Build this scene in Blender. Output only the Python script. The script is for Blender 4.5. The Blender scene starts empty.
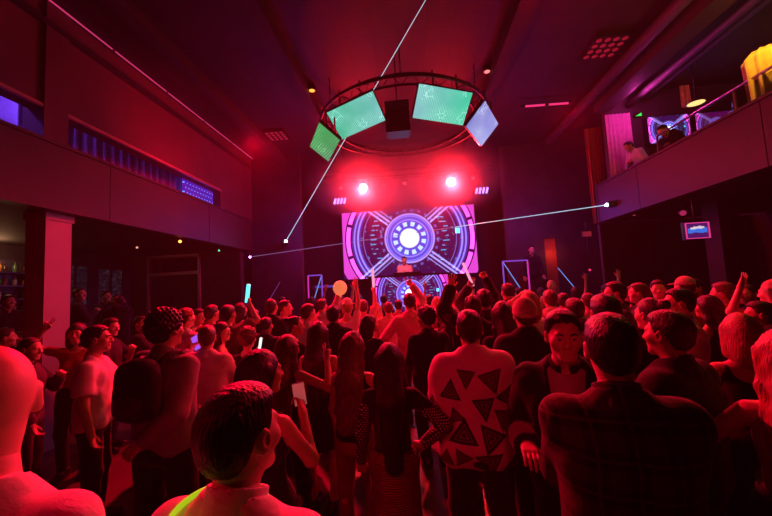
import bpy, math, random
import numpy as np
from math import sin, cos, pi, radians, sqrt, tan, atan2
from mathutils import Vector, Matrix
random.seed(7); np.random.seed(7)
scene = bpy.context.scene
COL = scene.collection
f32 = np.float32

# ------------------------------------------------------------------ camera
FPX = 343.0
CAMP = np.array([0, 0, 1.95])
def cam_axes(yaw, pitch, roll):
    fw = np.array([-sin(yaw)*cos(pitch), cos(yaw)*cos(pitch), sin(pitch)])
    r = np.array([cos(yaw), sin(yaw), 0.0]); u = np.cross(r, fw)
    return r*cos(roll)-u*sin(roll), u*cos(roll)+r*sin(roll), fw
CR, CU, CF = cam_axes(radians(4.2), radians(4.6), radians(3))
def at(px, py, x=None, y=None, z=None):
    d = (px-386)/FPX*CR + (258-py)/FPX*CU + CF
    t = y/d[1] if y is not None else x/d[0] if x is not None else (z-1.95)/d[2]
    return CAMP + t*d
cd = bpy.data.cameras.new('camera'); cam = bpy.data.objects.new('camera', cd); COL.objects.link(cam)
cd.sensor_width = 36.0; cd.lens = FPX/772*36; cd.clip_start = 0.05; cd.clip_end = 100
cam.matrix_world = Matrix(((CR[0], CU[0], -CF[0], CAMP[0]), (CR[1], CU[1], -CF[1], CAMP[1]), (CR[2], CU[2], -CF[2], CAMP[2]), (0, 0, 0, 1)))
scene.camera = cam

# ------------------------------------------------------------------ materials
class X:
    """node-math expression"""
    def __init__(s, nt, v): s.nt, s.v = nt, v
    def _op(s, op, *o):
        n = s.nt.nodes.new('ShaderNodeMath'); n.operation = op
        for i, a in enumerate((s,)+o):
            v = a.v if isinstance(a, X) else a
            if isinstance(v, (int, float)): n.inputs[i].default_value = v
            else: s.nt.links.new(v, n.inputs[i])
        return X(s.nt, n.outputs[0])
    def __add__(s, o): return s._op('ADD', o)
    __radd__ = __add__
    def __sub__(s, o): return s._op('SUBTRACT', o)
    def __rsub__(s, o): return X(s.nt, float(o))._op('SUBTRACT', s)
    def __mul__(s, o): return s._op('MULTIPLY', o)
    __rmul__ = __mul__
    def __truediv__(s, o): return s._op('DIVIDE', o)
    def mx(s, o): return s._op('MAXIMUM', o)
    def mn(s, o): return s._op('MINIMUM', o)
    def lt(s, o): return s._op('LESS_THAN', o)
    def gt(s, o): return s._op('GREATER_THAN', o)
    def abs(s): return s._op('ABSOLUTE')
    def sqrt(s): return s._op('SQRT')
    def sin(s): return s._op('SINE')
    def fract(s): return s._op('FRACT')
    def floor(s): return s._op('FLOOR')
    def atan2(s, o): return s._op('ARCTAN2', o)
    def pow(s, o): return s._op('POWER', o)
    def clamp(s): return s.mx(0.0).mn(1.0)
    def between(s, a, b): return s.gt(a)*s.lt(b)
    def soft(s, a, b):  # 0 at a, 1 at b
        return ((s-a)*(1.0/(b-a))).clamp()
def new_mat(name):
    m = bpy.data.materials.new(name); m.use_nodes = True
    return m, m.node_tree, m.node_tree.nodes['Principled BSDF']
def ocoord(nt, kind='Object'):
    tc = nt.nodes.new('ShaderNodeTexCoord'); sp = nt.nodes.new('ShaderNodeSeparateXYZ')
    nt.links.new(tc.outputs[kind], sp.inputs[0])
    return tc.outputs[kind], X(nt, sp.outputs[0]), X(nt, sp.outputs[1]), X(nt, sp.outputs[2])
def noise(nt, vec, scale, detail=4, rough=0.55, dist=0.0):
    n = nt.nodes.new('ShaderNodeTexNoise'); n.inputs['Scale'].default_value = scale
    n.inputs['Detail'].default_value = detail; n.inputs['Roughness'].default_value = rough
    n.inputs['Distortion'].default_value = dist
    nt.links.new(vec, n.inputs['Vector']); return X(nt, n.outputs['Fac'])
def mixc(nt, fac, a, b):
    n = nt.nodes.new('ShaderNodeMix'); n.data_type = 'RGBA'
    if isinstance(fac, X): nt.links.new(fac.v, n.inputs[0])
    else: n.inputs[0].default_value = fac
    for k, c in ((6, a), (7, b)):
        if isinstance(c, (tuple, list)): n.inputs[k].default_value = (*c, 1)
        else: nt.links.new(c, n.inputs[k])
    return n.outputs[2]
def bump(nt, bs, h, strength=0.3, dist=0.01):
    b = nt.nodes.new('ShaderNodeBump'); b.inputs['Strength'].default_value = strength
    b.inputs['Distance'].default_value = dist
    nt.links.new(h.v, b.inputs['Height']); nt.links.new(b.outputs[0], bs.inputs['Normal'])
def surf(name, col, rough=0.6, metal=0.0, var=0.25, scale=6.0, bmp=0.0, bscale=60.0, spec=0.5, sheen=0.0, col2=None):
    m, nt, bs = new_mat(name)
    v, x, y, z = ocoord(nt)
    n = noise(nt, v, scale)
    c2 = col2 or tuple(c*(1-var) for c in col)
    nt.links.new(mixc(nt, n.soft(.3, .7), col, c2), bs.inputs['Base Color'])
    bs.inputs['Roughness'].default_value = rough; bs.inputs['Metallic'].default_value = metal
    bs.inputs['Specular IOR Level'].default_value = spec
    if sheen: bs.inputs['Sheen Weight'].default_value = sheen
    if bmp: bump(nt, bs, noise(nt, v, bscale), bmp)
    return m
def emit(name, col, strength, base=(0, 0, 0)):
    m, nt, bs = new_mat(name)
    bs.inputs['Base Color'].default_value = (*base, 1)
    bs.inputs['Emission Color'].default_value = (*col, 1); bs.inputs['Emission Strength'].default_value = strength
    return m
def fabric(name, col, var=0.2, sheen=0.15, rough=0.85, weave=500.0):
    m, nt, bs = new_mat(name)
    v, x, y, z = ocoord(nt)
    n = noise(nt, v, 9.0)
    nt.links.new(mixc(nt, n.soft(.3, .7), col, tuple(c*(1-var) for c in col)), bs.inputs['Base Color'])
    bs.inputs['Roughness'].default_value = rough; bs.inputs['Sheen Weight'].default_value = sheen
    bs.inputs['Specular IOR Level'].default_value = 0.2
    bump(nt, bs, noise(nt, v, 14.0, 5, .6, .6)+noise(nt, v, weave, 1)*0.08, 0.35, 0.02)
    return m
def hairmat(name, col):
    m, nt, bs = new_mat(name)
    v, x, y, z = ocoord(nt)
    mp = nt.nodes.new('ShaderNodeMapping'); mp.inputs['Scale'].default_value = (1, 1, .12)
    nt.links.new(v, mp.inputs['Vector'])
    n = noise(nt, mp.outputs[0], 130.0, 3)
    nt.links.new(mixc(nt, n.soft(.3, .7), col, tuple(c*0.45 for c in col)), bs.inputs['Base Color'])
    bs.inputs['Roughness'].default_value = 0.42; bs.inputs['Specular IOR Level'].default_value = .45
    bump(nt, bs, n, 0.7, 0.01)
    return m

# ------------------------------------------------------------------ objects
def tag(o, label=None, cat=None, group=None, kind=None):
    for k, v in (('label', label), ('category', cat), ('group', group), ('kind', kind)):
        if v: o[k] = v
    return o
def empty(name, loc=(0, 0, 0), rz=0, label=None, cat=None, group=None, scale=1.0):
    o = bpy.data.objects.new(name, None); COL.objects.link(o); o.empty_display_size = .1
    o.location = [float(c) for c in loc]; o.rotation_euler = (0, 0, rz); o.scale = (scale,)*3
    return tag(o, label, cat, group)
def link(name, me, mat=None, parent=None):
    o = bpy.data.objects.new(name, me); COL.objects.link(o)
    if parent: o.parent = parent
    if mat:
        if len(me.materials) == 0: me.materials.append(mat)
        else:
            o.material_slots[0].link = 'OBJECT'; o.material_slots[0].material = mat
    return o
def npmesh(name, V, Fq, smooth=True):
    """V (n,3), Fq (m,k)"""
    me = bpy.data.meshes.new(name)
    V = np.asarray(V, f32); Fq = np.asarray(Fq, np.int32); k = Fq.shape[1]
    me.vertices.add(len(V)); me.vertices.foreach_set('co', V.ravel())
    me.loops.add(Fq.size); me.loops.foreach_set('vertex_index', Fq.ravel())
    me.polygons.add(len(Fq)); me.polygons.foreach_set('loop_start', np.arange(0, Fq.size, k, dtype=np.int32))
    me.polygons.foreach_set('use_smooth', np.full(len(Fq), smooth))
    me.update(calc_edges=True); return me
class MB:
    """collects boxes, tubes and lathes into one mesh"""
    def __init__(s): s.v, s.f, s.sm = [], [], []
    def add(s, vs, fs, smooth=False):
        b = len(s.v); s.v += [tuple(float(c) for c in v) for v in vs]
        s.f += [tuple(b+i for i in f) for f in fs]; s.sm += [smooth]*len(fs); return s
    def box(s, lo, hi, M=None):
        vs = [Vector((x, y, z)) for x in (lo[0], hi[0]) for y in (lo[1], hi[1]) for z in (lo[2], hi[2])]
        if M is not None: vs = [M @ v for v in vs]
        return s.add(vs, [(0, 1, 3, 2), (4, 6, 7, 5), (0, 4, 5, 1), (2, 3, 7, 6), (0, 2, 6, 4), (1, 5, 7, 3)])
    def bar(s, a, b, w, h=None, up=(0, 0, 1)):
        a, b = Vector(a), Vector(b); h = h or w; d = (b-a).normalized(); u = Vector(up)
        if abs(d.dot(u)) > .99: u = Vector((1, 0, 0))
        r = d.cross(u).normalized(); u = r.cross(d)
        vs = [p+r*i*w/2+u*j*h/2 for p in (a, b) for i, j in ((-1, -1), (1, -1), (1, 1), (-1, 1))]
        return s.add(vs, [(3, 2, 1, 0), (4, 5, 6, 7), (0, 1, 5, 4), (1, 2, 6, 5), (2, 3, 7, 6), (3, 0, 4, 7)])
    def tube(s, pts, r, n=10, closed=False):
        P = [Vector(p) for p in pts]; R = r if isinstance(r, (list, tuple)) else [r]*len(P)
        m = len(P); vs = []; pu = None
        for i, p in enumerate(P):
            if closed: d = (P[(i+1) % m]-P[i-1]).normalized()
            else: d = (P[min(i+1, m-1)]-P[max(i-1, 0)]).normalized()
            if pu is None:
                u = Vector((0, 0, 1)) if abs(d.z) < .95 else Vector((1, 0, 0))
            else: u = pu
            a = d.cross(u).normalized(); u = a.cross(d).normalized(); pu = u
            vs += [p+(a*cos(t)+u*sin(t))*R[i] for t in (2*pi*k/n for k in range(n))]
        fs = []
        for i in range(m if closed else m-1):
            j = (i+1) % m
            fs += [(i*n+k, i*n+(k+1) % n, j*n+(k+1) % n, j*n+k) for k in range(n)]
        s.add(vs, fs, True)
        if not closed: s.f += [tuple(len(s.v)-len(vs)+k for k in reversed(range(n))), tuple(len(s.v)-n+k for k in range(n))]; s.sm += [False]*2
        return s
    def lathe(s, prof, c=(0, 0, 0), n=24, M=None):
        vs = []
        for r, z in prof:
            for k in range(n):
                v = Vector((r*cos(2*pi*k/n), r*sin(2*pi*k/n), z))
                if M is not None: v = M @ v
                vs.append(v+Vector(c))
        m = len(prof)
        fs = [(i*n+k, i*n+(k+1) % n, (i+1)*n+(k+1) % n, (i+1)*n+k) for i in range(m-1) for k in range(n)]
        fs += [tuple(reversed(range(n))), tuple((m-1)*n+k for k in range(n))]
        return s.add(vs, fs, True)
    def quadslab(s, P, t):
        """P 4 corners, t thickness vector"""
        P = [Vector(p) for p in P]; T = Vector(t)
        return s.add(P+[p+T for p in P], [(0, 1, 2, 3), (7, 6, 5, 4), (0, 4, 5, 1), (1, 5, 6, 2), (2, 6, 7, 3), (3, 7, 4, 0)])
    def build(s, name, mat=None, parent=None, origin=None):
        me = bpy.data.meshes.new(name)
        vs = s.v if origin is None else [(v[0]-origin[0], v[1]-origin[1], v[2]-origin[2]) for v in s.v]
        me.from_pydata(vs, [], s.f); me.polygons.foreach_set('use_smooth', s.sm)
        me.update(); o = link(name, me, mat, parent)
        if origin is not None: o.location = [float(c) for c in origin]
        return o
def aimM(d, up=(0, 0, 1)):
    """rotation whose +Z is d"""
    z = Vector(d).normalized(); u = Vector(up)
    if abs(z.dot(u)) > .98: u = Vector((0, 1, 0))
    x = u.cross(z).normalized(); y = z.cross(x)
    return Matrix((x, y, z)).transposed()
# ------------------------------------------------------------------ distance-field figures
def V3(*a): return np.array(a, float)
def smin(a, b, k):
    h = np.maximum(k-np.abs(a-b), 0)/k
    return np.minimum(a, b)-h*h*k*0.25
class Field:
    """smooth union of tapered capsules and ellipsoids, then cuts, meshed with surface nets"""
    def __init__(s): s.p = []; s.cuts = []; s.off = 0.0; s.disp = None
    def cap(s, a, b, ra, rb, k=.03, flat=False, sq=None):
        s.p.append(('c', np.array(a, float), np.array(b, float), ra, rb, k, flat, sq)); return s
    def ell(s, c, r, R=None, k=.04, sub=False):
        s.p.append(('e', np.array(c, float), np.array(r, float), R, k, sub)); return s
    def plane(s, n, d):  # keep n.p <= d
        s.cuts.append(('p', np.array(n, float), d)); return s
    def hole(s, a, b, ra, rb, k=.01):
        s.cuts.append(('h', np.array(a, float), np.array(b, float), ra, rb, k)); return s
    @staticmethod
    def dcap(X, Y, Z, a, b, ra, rb, flat=False, sq=None):
        if sq is not None:  # squash along local y
            a = a*V3(1, sq, 1); b = b*V3(1, sq, 1); Y = Y*f32(sq)
        ab = b-a; L2 = max(ab@ab, 1e-9)
        px, py, pz = X-f32(a[0]), Y-f32(a[1]), Z-f32(a[2])
        h = (px*f32(ab[0])+py*f32(ab[1])+pz*f32(ab[2]))/f32(L2); hc = np.clip(h, 0, 1)
        d = np.sqrt((px-hc*f32(ab[0]))**2+(py-hc*f32(ab[1]))**2+(pz-hc*f32(ab[2]))**2)-(f32(ra)+hc*f32(rb-ra))
        if flat: d = np.maximum(d, (h-1)*f32(sqrt(L2)))
        return d if sq is None else d/f32(max(1, sq))
    def bounds(s):
        lo, hi = np.full(3, 1e9), np.full(3, -1e9)
        for q in s.p:
            if q[0] == 'c': r = max(q[3], q[4]); l, h = np.minimum(q[1], q[2])-r, np.maximum(q[1], q[2])+r
            else:
                if q[5]: continue
                r = q[2] if q[3] is None else max(q[2]); l, h = q[1]-r, q[1]+r
            lo, hi = np.minimum(lo, l), np.maximum(hi, h)
        return lo-s.off, hi+s.off
    def mesh(s, name, h, pad=None):
        lo, hi = s.bounds(); pad = pad or 2.5*h+(.012 if s.disp else 0)
        for c in s.cuts:   # shrink the grid by axis planes
            if c[0] == 'p':
                for a in range(3):
                    if c[1][a] == 1 and np.abs(c[1]).sum() == 1: hi[a] = min(hi[a], c[2])
                    if c[1][a] == -1 and np.abs(c[1]).sum() == 1: lo[a] = max(lo[a], -c[2])
        lo, hi = lo-pad, hi+pad
        n = np.ceil((hi-lo)/h).astype(int)+1
        ax = [(lo[i]+h*np.arange(n[i])).astype(f32) for i in range(3)]
        V = np.full(n, 1.0, f32)
        for q in s.p:
            k = q[5] if q[0] == 'c' else q[4]
            if q[0] == 'c': r = max(q[3], q[4]); l, u = np.minimum(q[1], q[2])-r, np.maximum(q[1], q[2])+r
            else: r = q[2] if q[3] is None else max(q[2]); l, u = q[1]-r, q[1]+r
            m = k+s.off+3*h+.02
            i0 = np.clip(np.floor((l-m-lo)/h).astype(int), 0, n-1); i1 = np.clip(np.ceil((u+m-lo)/h).astype(int)+1, 1, n)
            sl = tuple(slice(a, b) for a, b in zip(i0, i1))
            X, Y, Z = np.meshgrid(ax[0][sl[0]], ax[1][sl[1]], ax[2][sl[2]], indexing='ij', sparse=True)
            if q[0] == 'c': d = s.dcap(X, Y, Z, *q[1:5], flat=q[6], sq=q[7])
            else:
                x, y, z = X-f32(q[1][0]), Y-f32(q[1][1]), Z-f32(q[1][2])
                if q[3] is not None:
                    R = q[3].astype(f32)
                    x, y, z = R[0, 0]*x+R[1, 0]*y+R[2, 0]*z, R[0, 1]*x+R[1, 1]*y+R[2, 1]*z, R[0, 2]*x+R[1, 2]*y+R[2, 2]*z
                a, b, c = (f32(t) for t in q[2])
                k0 = np.sqrt((x/a)**2+(y/b)**2+(z/c)**2); k1 = np.sqrt((x/a**2)**2+(y/b**2)**2+(z/c**2)**2)+f32(1e-6)
                d = k0*(k0-1)/k1
            if q[0] == 'e' and q[5]: V[sl] = -smin(-V[sl], d, f32(k))
            else: V[sl] = smin(V[sl], d, f32(k))
        X, Y, Z = np.meshgrid(*ax, indexing='ij', sparse=True)
        V -= f32(s.off)
        if s.disp: V += s.disp(X, Y, Z).astype(f32)
        for c in s.cuts:
            if c[0] == 'p': V = np.maximum(V, X*f32(c[1][0])+Y*f32(c[1][1])+Z*f32(c[1][2])-f32(c[2]))
            elif c[0] == 'f': V = np.maximum(V, c[1](X, Y, Z).astype(f32))
            else: V = -smin(-V, s.dcap(X, Y, Z, *c[1:5]), f32(c[5]))
        return nets(name, V, lo, h)
def nets_arrays(V, lo, h):
    S = V < 0; nx, ny, nz = V.shape
    cnt = np.zeros((nx-1, ny-1, nz-1), np.int8)
    for i in (0, 1):
        for j in (0, 1):
            for k in (0, 1): cnt += S[i:nx-1+i, j:ny-1+j, k:nz-1+k]
    act = (cnt > 0) & (cnt < 8)
    I = np.argwhere(act)
    idx = np.full(act.shape, -1, np.int32); idx[act] = np.arange(len(I))
    pos = np.zeros((len(I), 3)); num = np.zeros(len(I))
    cs = [(i, j, k) for i in (0, 1) for j in (0, 1) for k in (0, 1)]
    val = {c: V[I[:, 0]+c[0], I[:, 1]+c[1], I[:, 2]+c[2]] for c in cs}
    for a in cs:
        for d in range(3):
            if a[d]: continue
            b = tuple(1 if q == d else a[q] for q in range(3))
            va, vb = val[a], val[b]; m = (va < 0) != (vb < 0)
            t = va[m]/(va[m]-vb[m])
            p = np.tile(np.array(a, float), (m.sum(), 1)); p[:, d] += t
            pos[m] += p; num[m] += 1
    P = lo+h*(I+pos/num[:, None])
    F = []
    for d in range(3):
        e, f = (d+1) % 3, (d+2) % 3
        A = np.take(S, range(0, V.shape[d]-1), axis=d); B = np.take(S, range(1, V.shape[d]), axis=d)
        G = np.argwhere(A != B)
        G = G[(G[:, e] > 0) & (G[:, f] > 0) & (G[:, e] < V.shape[e]-1) & (G[:, f] < V.shape[f]-1)]
        if not len(G): continue
        def cell(de, df):
            Q = G.copy(); Q[:, e] -= de; Q[:, f] -= df; return idx[Q[:, 0], Q[:, 1], Q[:, 2]]
        q = np.stack([cell(1, 1), cell(0, 1), cell(0, 0), cell(1, 0)], 1)
        ins = S[G[:, 0], G[:, 1], G[:, 2]]
        q[~ins] = q[~ins][:, ::-1]
        F.append(q)
    return P, np.concatenate(F)
def nets(name, V, lo, h): return nets_arrays(V, lo, h)
def join(parts):
    V, F, b = [], [], 0
    for P, Q in parts: V.append(P); F.append(Q+b); b += len(P)
    return np.concatenate(V), np.concatenate(F)
def rotm(ax, a):
    return np.array(Matrix.Rotation(a, 3, ax))
def folds(amp, seed=0, f=1.0):
    r = np.random.RandomState(seed); W = [(r.normal(size=3)*V3(16, 16, 9)*f, r.uniform(0, 6.3), r.normal(size=3)*14*f, r.uniform(0, 6.3)) for _ in range(4)]
    def g(X, Y, Z):
        o = 0
        for a, p, b, q in W:
            o = o+np.sin(X*f32(a[0])+Y*f32(a[1])+Z*f32(a[2])+f32(p)+f32(1.3)*np.sin(X*f32(b[0])+Y*f32(b[1])+Z*f32(b[2])+f32(q)))
        return o*f32(amp/2)
    return g

# arm presets: right hand (x to the right, y forward, z up), elbow pole, finger style; body height 1.75
ARM = {
 'idle': ((.27, .06, .84), (.4, -.6, -.3), 'relaxed'), 'idle2': ((.24, .14, .88), (.5, -.6, -.3), 'relaxed'),
 'front': ((.10, .34, 1.14), (.7, -.2, -1), 'hold'), 'low': ((.10, .30, .98), (.8, -.3, -.6), 'hold'),
 'chest': ((.08, .26, 1.30), (.8, .1, -1), 'hold'), 'phone': ((.12, .36, 1.50), (.7, .2, -1), 'hold'),
 'up': ((.30, .16, 1.90), (.8, .5, .1), 'open'), 'upin': ((.06, .20, 1.93), (1, .35, .2), 'point'),
 'fist': ((.26, .14, 1.88), (.8, .4, 0), 'fist'), 'hip': ((.21, .03, 1.04), (1, -.5, 0), 'fist'),
 'side': ((.34, .22, 1.72), (.7, -.3, -.8), 'peace'), 'out': ((.48, .30, 1.50), (.4, -.3, -.8), 'open'),
 'out_low': ((.42, .26, 1.10), (.4, -.6, -.5), 'relaxed'), 'head': ((.14, .02, 1.74), (1, .2, .3), 'relaxed'),
}
class Pose:
    def __init__(s, sex='m', right='idle', left='idle', lean=0, side=0, yaw=0, pitch=0, fat=1.0, stance=.10, tilt=0):
        s.sex, s.right, s.left, s.lean, s.side, s.yaw, s.pitch, s.fat, s.stance, s.tilt = sex, right, left, lean, side, yaw, pitch, fat, stance, tilt
        s.key = (sex, str(right), str(left), lean, side, yaw, pitch, fat, stance, tilt)
        s.T = rotm('X', -radians(lean)) @ rotm('Y', radians(side))
        s.hipz = V3(0, 0, .95)
        s.R = s.T @ rotm('Z', radians(yaw)) @ rotm('X', radians(pitch)) @ rotm('Y', radians(tilt))
        s.neck = s.t(V3(0, -.005, 1.49)); s.head = s.neck+s.R @ V3(0, .022, .142)
        m = sex == 'm'; s.sx = .174 if m else .152
        s.arm = {}
        for sd, spec in ((1, right), (-1, left)):
            tgt, pole, hs = ARM[spec] if isinstance(spec, str) else spec
            tgt = np.array(tgt)*V3(sd, 1, 1); pole = np.array(pole, float)*V3(sd, 1, 1)
            S = s.t(V3(sd*s.sx, -.01, 1.388)); a, b = .285, .25
            if tgt[2] > 1.45: S = S+V3(-.02*sd, 0, .03)
            D = tgt-S; L = np.linalg.norm(D)
            if L > a+b-.005: tgt = S+D/L*(a+b-.005); D = tgt-S; L = a+b-.005
            d = D/L; x = (a*a-b*b+L*L)/(2*L); hh = sqrt(max(a*a-x*x, 0))
            p = pole-d*(pole@d); p /= np.linalg.norm(p)
            s.arm[sd] = (S, S+d*x+p*hh, tgt, hs)
        st = stance; s.leg = {sd: (V3(sd*.088, 0, .92), V3(sd*(.088+st)*.5+sd*.03, .025, .50), V3(sd*st, 0, .085)) for sd in (1, -1)}
    def t(s, p): return s.hipz+s.T @ (p-s.hipz)
def torso(F, ps, off=0.0, wide=1.0, female=None):
    t, T, f = ps.t, ps.T, ps.fat
    if ps.sex == 'm':
        F.ell(t(V3(0, 0, .95)), (.158*f*wide, .112*f, .13), T); F.ell(t(V3(0, .012*(f > 1.05), 1.10)), (.145*f*wide, .104*f*f, .17), T)
        F.ell(t(V3(0, 0, 1.28)), (.172*f*wide, .115*f, .18), T)
        F.cap(t(V3(-.135, -.012, 1.375)), t(V3(.135, -.012, 1.375)), .056, .056, .05)
        for sd in (1, -1): F.cap(t(V3(sd*.105, -.02, 1.395)), t(V3(sd*.012, -.015, 1.495)), .038, .040, .04)
    else:
        F.ell(t(V3(0, -.005, .94)), (.165*f*wide, .118*f, .13), T); F.ell(t(V3(0, 0, 1.11)), (.118*f*wide, .088*f, .17), T)
        F.ell(t(V3(0, 0, 1.28)), (.140*f*wide, .096*f, .17), T)
        for sd in (1, -1): F.ell(t(V3(sd*.065, .085, 1.265)), (.058, .05, .058), T, .03)
        F.cap(t(V3(-.118, -.012, 1.378)), t(V3(.118, -.012, 1.378)), .046, .046, .05)
        for sd in (1, -1): F.cap(t(V3(sd*.09, -.018, 1.392)), t(V3(sd*.01, -.012, 1.475)), .030, .032, .04)
def limb_r(ps):
    return (.054*ps.fat, .043, .030) if ps.sex == 'm' else (.044*ps.fat, .036, .025)
def arm(F, ps, sd, frac=2.0, extra=0.0, flat=False, extra2=None):
    """frac 0..1 along upper arm, 1..2 along forearm"""
    S, E, W, _ = ps.arm[sd]; r0, r1, r2 = (r+extra for r in limb_r(ps))
    e2 = extra if extra2 is None else extra2
    if frac <= 1: F.cap(S, S+(E-S)*frac, r0, r0+(r1-r0)*frac+(e2-extra), .03, flat)
    else:
        F.cap(S, E, r0, r1, .03); q = frac-1
        F.cap(E, E+(W-E)*q, r1*.98, r1+(r2-r1)*q+(e2-extra), .025, flat)
def legs(F, ps, frac=2.0, extra=0.0, flat=False, extra2=None):
    m = ps.sex == 'm'
    for sd in (1, -1):
        H, K, A = ps.leg[sd]; a, b, c = (.088*ps.fat, .056, .040) if m else (.085*ps.fat, .052, .035)
        a, b, c = a+extra, b+extra, c+(extra if extra2 is None else extra2)
        F.cap(H, K, a, b, .03)
        if frac > 1.01:
            q = frac-1; F.cap(K, K+(A-K)*q, b, b+(c-b)*q, .03, flat)
            if extra < .005: F.cap(K+(A-K)*.12+V3(0, -.018, 0), K+(A-K)*.5+V3(0, -.016, 0), .045, .036, .03)
def head_field(ps, fine=True):
    F = Field(); R, c = ps.R, ps.head
    q = lambda x, y, z: c+R @ V3(x, y, z)
    w = 1.0 if ps.sex == 'm' else .95
    F.ell(q(0, -.014, .022), (.077*w, .098, .094), R, .03)
    F.ell(q(0, .026, -.042), (.060*w, .066, .076), R, .04)
    F.cap(q(-.018, .072, -.096), q(.018, .072, -.096), .017 if ps.sex == 'm' else .013, .017 if ps.sex == 'm' else .013, .03)
    F.cap(q(-.036, .078, .022), q(.036, .078, .022), .010, .010, .02)
    for sd in (1, -1):
        F.ell(q(sd*.046*w, .058, -.022), (.022, .022, .02), R, .03)
        F.ell(q(sd*.032, .104, .002), (.019, .016, .013), R, .012, True)
        F.ell(q(sd*.032, .078, .002), (.013, .0135, .012), R, .003)
        F.ell(q(sd*.079*w, -.006, -.008), (.011, .021, .034), R @ rotm('Z', -sd*.45), .008)
        F.ell(q(sd*.090*w, .000, -.006), (.009, .010, .017), R, .006, True)
        F.ell(q(sd*.012, .100, -.030), (.010, .011, .009), R, .008)
    F.cap(q(0, .090, .014), q(0, .110, -.026), .008, .0115, .012)
    F.cap(q(-.019, .088, -.056), q(.019, .088, -.056), .0065, .0065, .006)
    F.cap(q(-.016, .088, -.067), q(.016, .088, -.067), .0075, .0075, .006)
    n = ps.neck
    F.cap(ps.t(V3(0, -.015, 1.40)), n+R @ V3(0, .005, .06), .058 if ps.sex == 'm' else .046, .056 if ps.sex == 'm' else .044, .03)
    return F
FING = {'relaxed': (.35, .5, .4), 'fist': (1.35, 1.6, 1.2), 'hold': (.75, 1.0, .7), 'open': (.05, .12, .1), 'point': (1.35, 1.6, 1.2), 'peace': (1.35, 1.6, 1.2)}
def hand_field(ps, sd, fat=1.0):
    S, E, W, hs = ps.arm[sd]; F = Field()
    d = W-E; d /= np.linalg.norm(d)
    up = ps.T @ V3(0, 1, 0) if abs(d[2]) > .6 else V3(0, 0, -1)
    if hs == 'hold' and abs(d[2]) < .8: up = V3(-sd, 0, 0)
    nrm = up-d*(up@d); nrm /= np.linalg.norm(nrm)          # palm faces nrm
    lat = np.cross(d, nrm)*sd                               # towards ... thumb side chosen below
    if lat@V3(-sd, 0, 0) < 0 and abs(d[2]) > .6: lat = -lat
    g = .95 if ps.sex == 'm' else .86
    P = lambda a, b, e=0: W+(d*a+lat*b+nrm*e)*g
    for b in (-.028, -.010, .010, .028): F.cap(P(.0, b*.6), P(.085, b), .0155*fat, .012*fat, .012)
    cr = FING[hs]; lens = {.029: (.040, .024, .020), .010: (.045, .028, .021), -.010: (.041, .026, .020), -.029: (.032, .019, .018)}
    for b, (l1, l2, l3) in lens.items():
        c = cr
        if hs == 'point' and b == .029: c = (.02, .05, .05)
        if hs == 'peace' and abs(b-.0195) < .011: c = (.02, .05, .05)
        spread = b*(1.2 if hs in ('open', 'peace') else .25)
        p = P(.086, b); a = 0; r = .0088*fat*g
        for l, cc in zip((l1, l2, l3), c):
            a += cc; dirv = d*cos(a)+nrm*sin(a)+lat*spread*6*cos(a); dirv /= np.linalg.norm(dirv)
            e = p+dirv*l*g; F.cap(p, e, r, r*.9, .004); p = e; r *= .9
    # thumb from the side of the palm near its base
    t0 = P(.022, .026, .004); 
    if hs in ('fist', 'hold', 'point', 'peace'): t1, t2, t3 = P(.052, .048, .016), P(.078, .042, .034), P(.092, .022, .042)
    else: t1, t2, t3 = P(.050, .052, .012), P(.078, .066, .020), P(.100, .070, .024)
    F.cap(t0, t1, .015*fat, .012*fat, .01); F.cap(t1, t2, .0115*fat, .010*fat, .005); F.cap(t2, t3, .010*fat, .0085*fat, .005)
    r2 = limb_r(ps)[2]
    F.cap(W-d*.06, W+d*.01, r2*1.04, r2*.86, .02)
    return F
def hand_frame(ps, sd):
    S, E, W, hs = ps.arm[sd]; d = (W-E)/np.linalg.norm(W-E); return W+d*.085, d
_cache = {}
DET = {0: (.012, .0048, .0042), 1: (.017, .0075, .006), 2: (.024, .0105, .008)}
def body_mesh(ps, det):
    k = ('body', ps.key, det)
    if k not in _cache:
        h, hh, hf = DET[det]
        F = Field(); torso(F, ps); F.cap(ps.t(V3(0, -.015, 1.42)), ps.neck+V3(0, 0, .02), .056 if ps.sex == 'm' else .044, .054 if ps.sex == 'm' else .043, .03)
        for sd in (1, -1): arm(F, ps, sd)
        legs(F, ps)
        for sd in (1, -1):
            A = ps.leg[sd][2]; F.cap(A+V3(0, -.03, -.035), A+V3(sd*.02, .15, -.055), .036, .026, .03)
        parts = [F.mesh('b', h), head_field(ps).mesh('h', hh)]
        for sd in (1, -1): parts.append(hand_field(ps, sd, 1.0 if det < 2 else 1.15).mesh('f', hf))
        _cache[k] = npmesh('body', *join(parts))
    return _cache[k]
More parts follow.
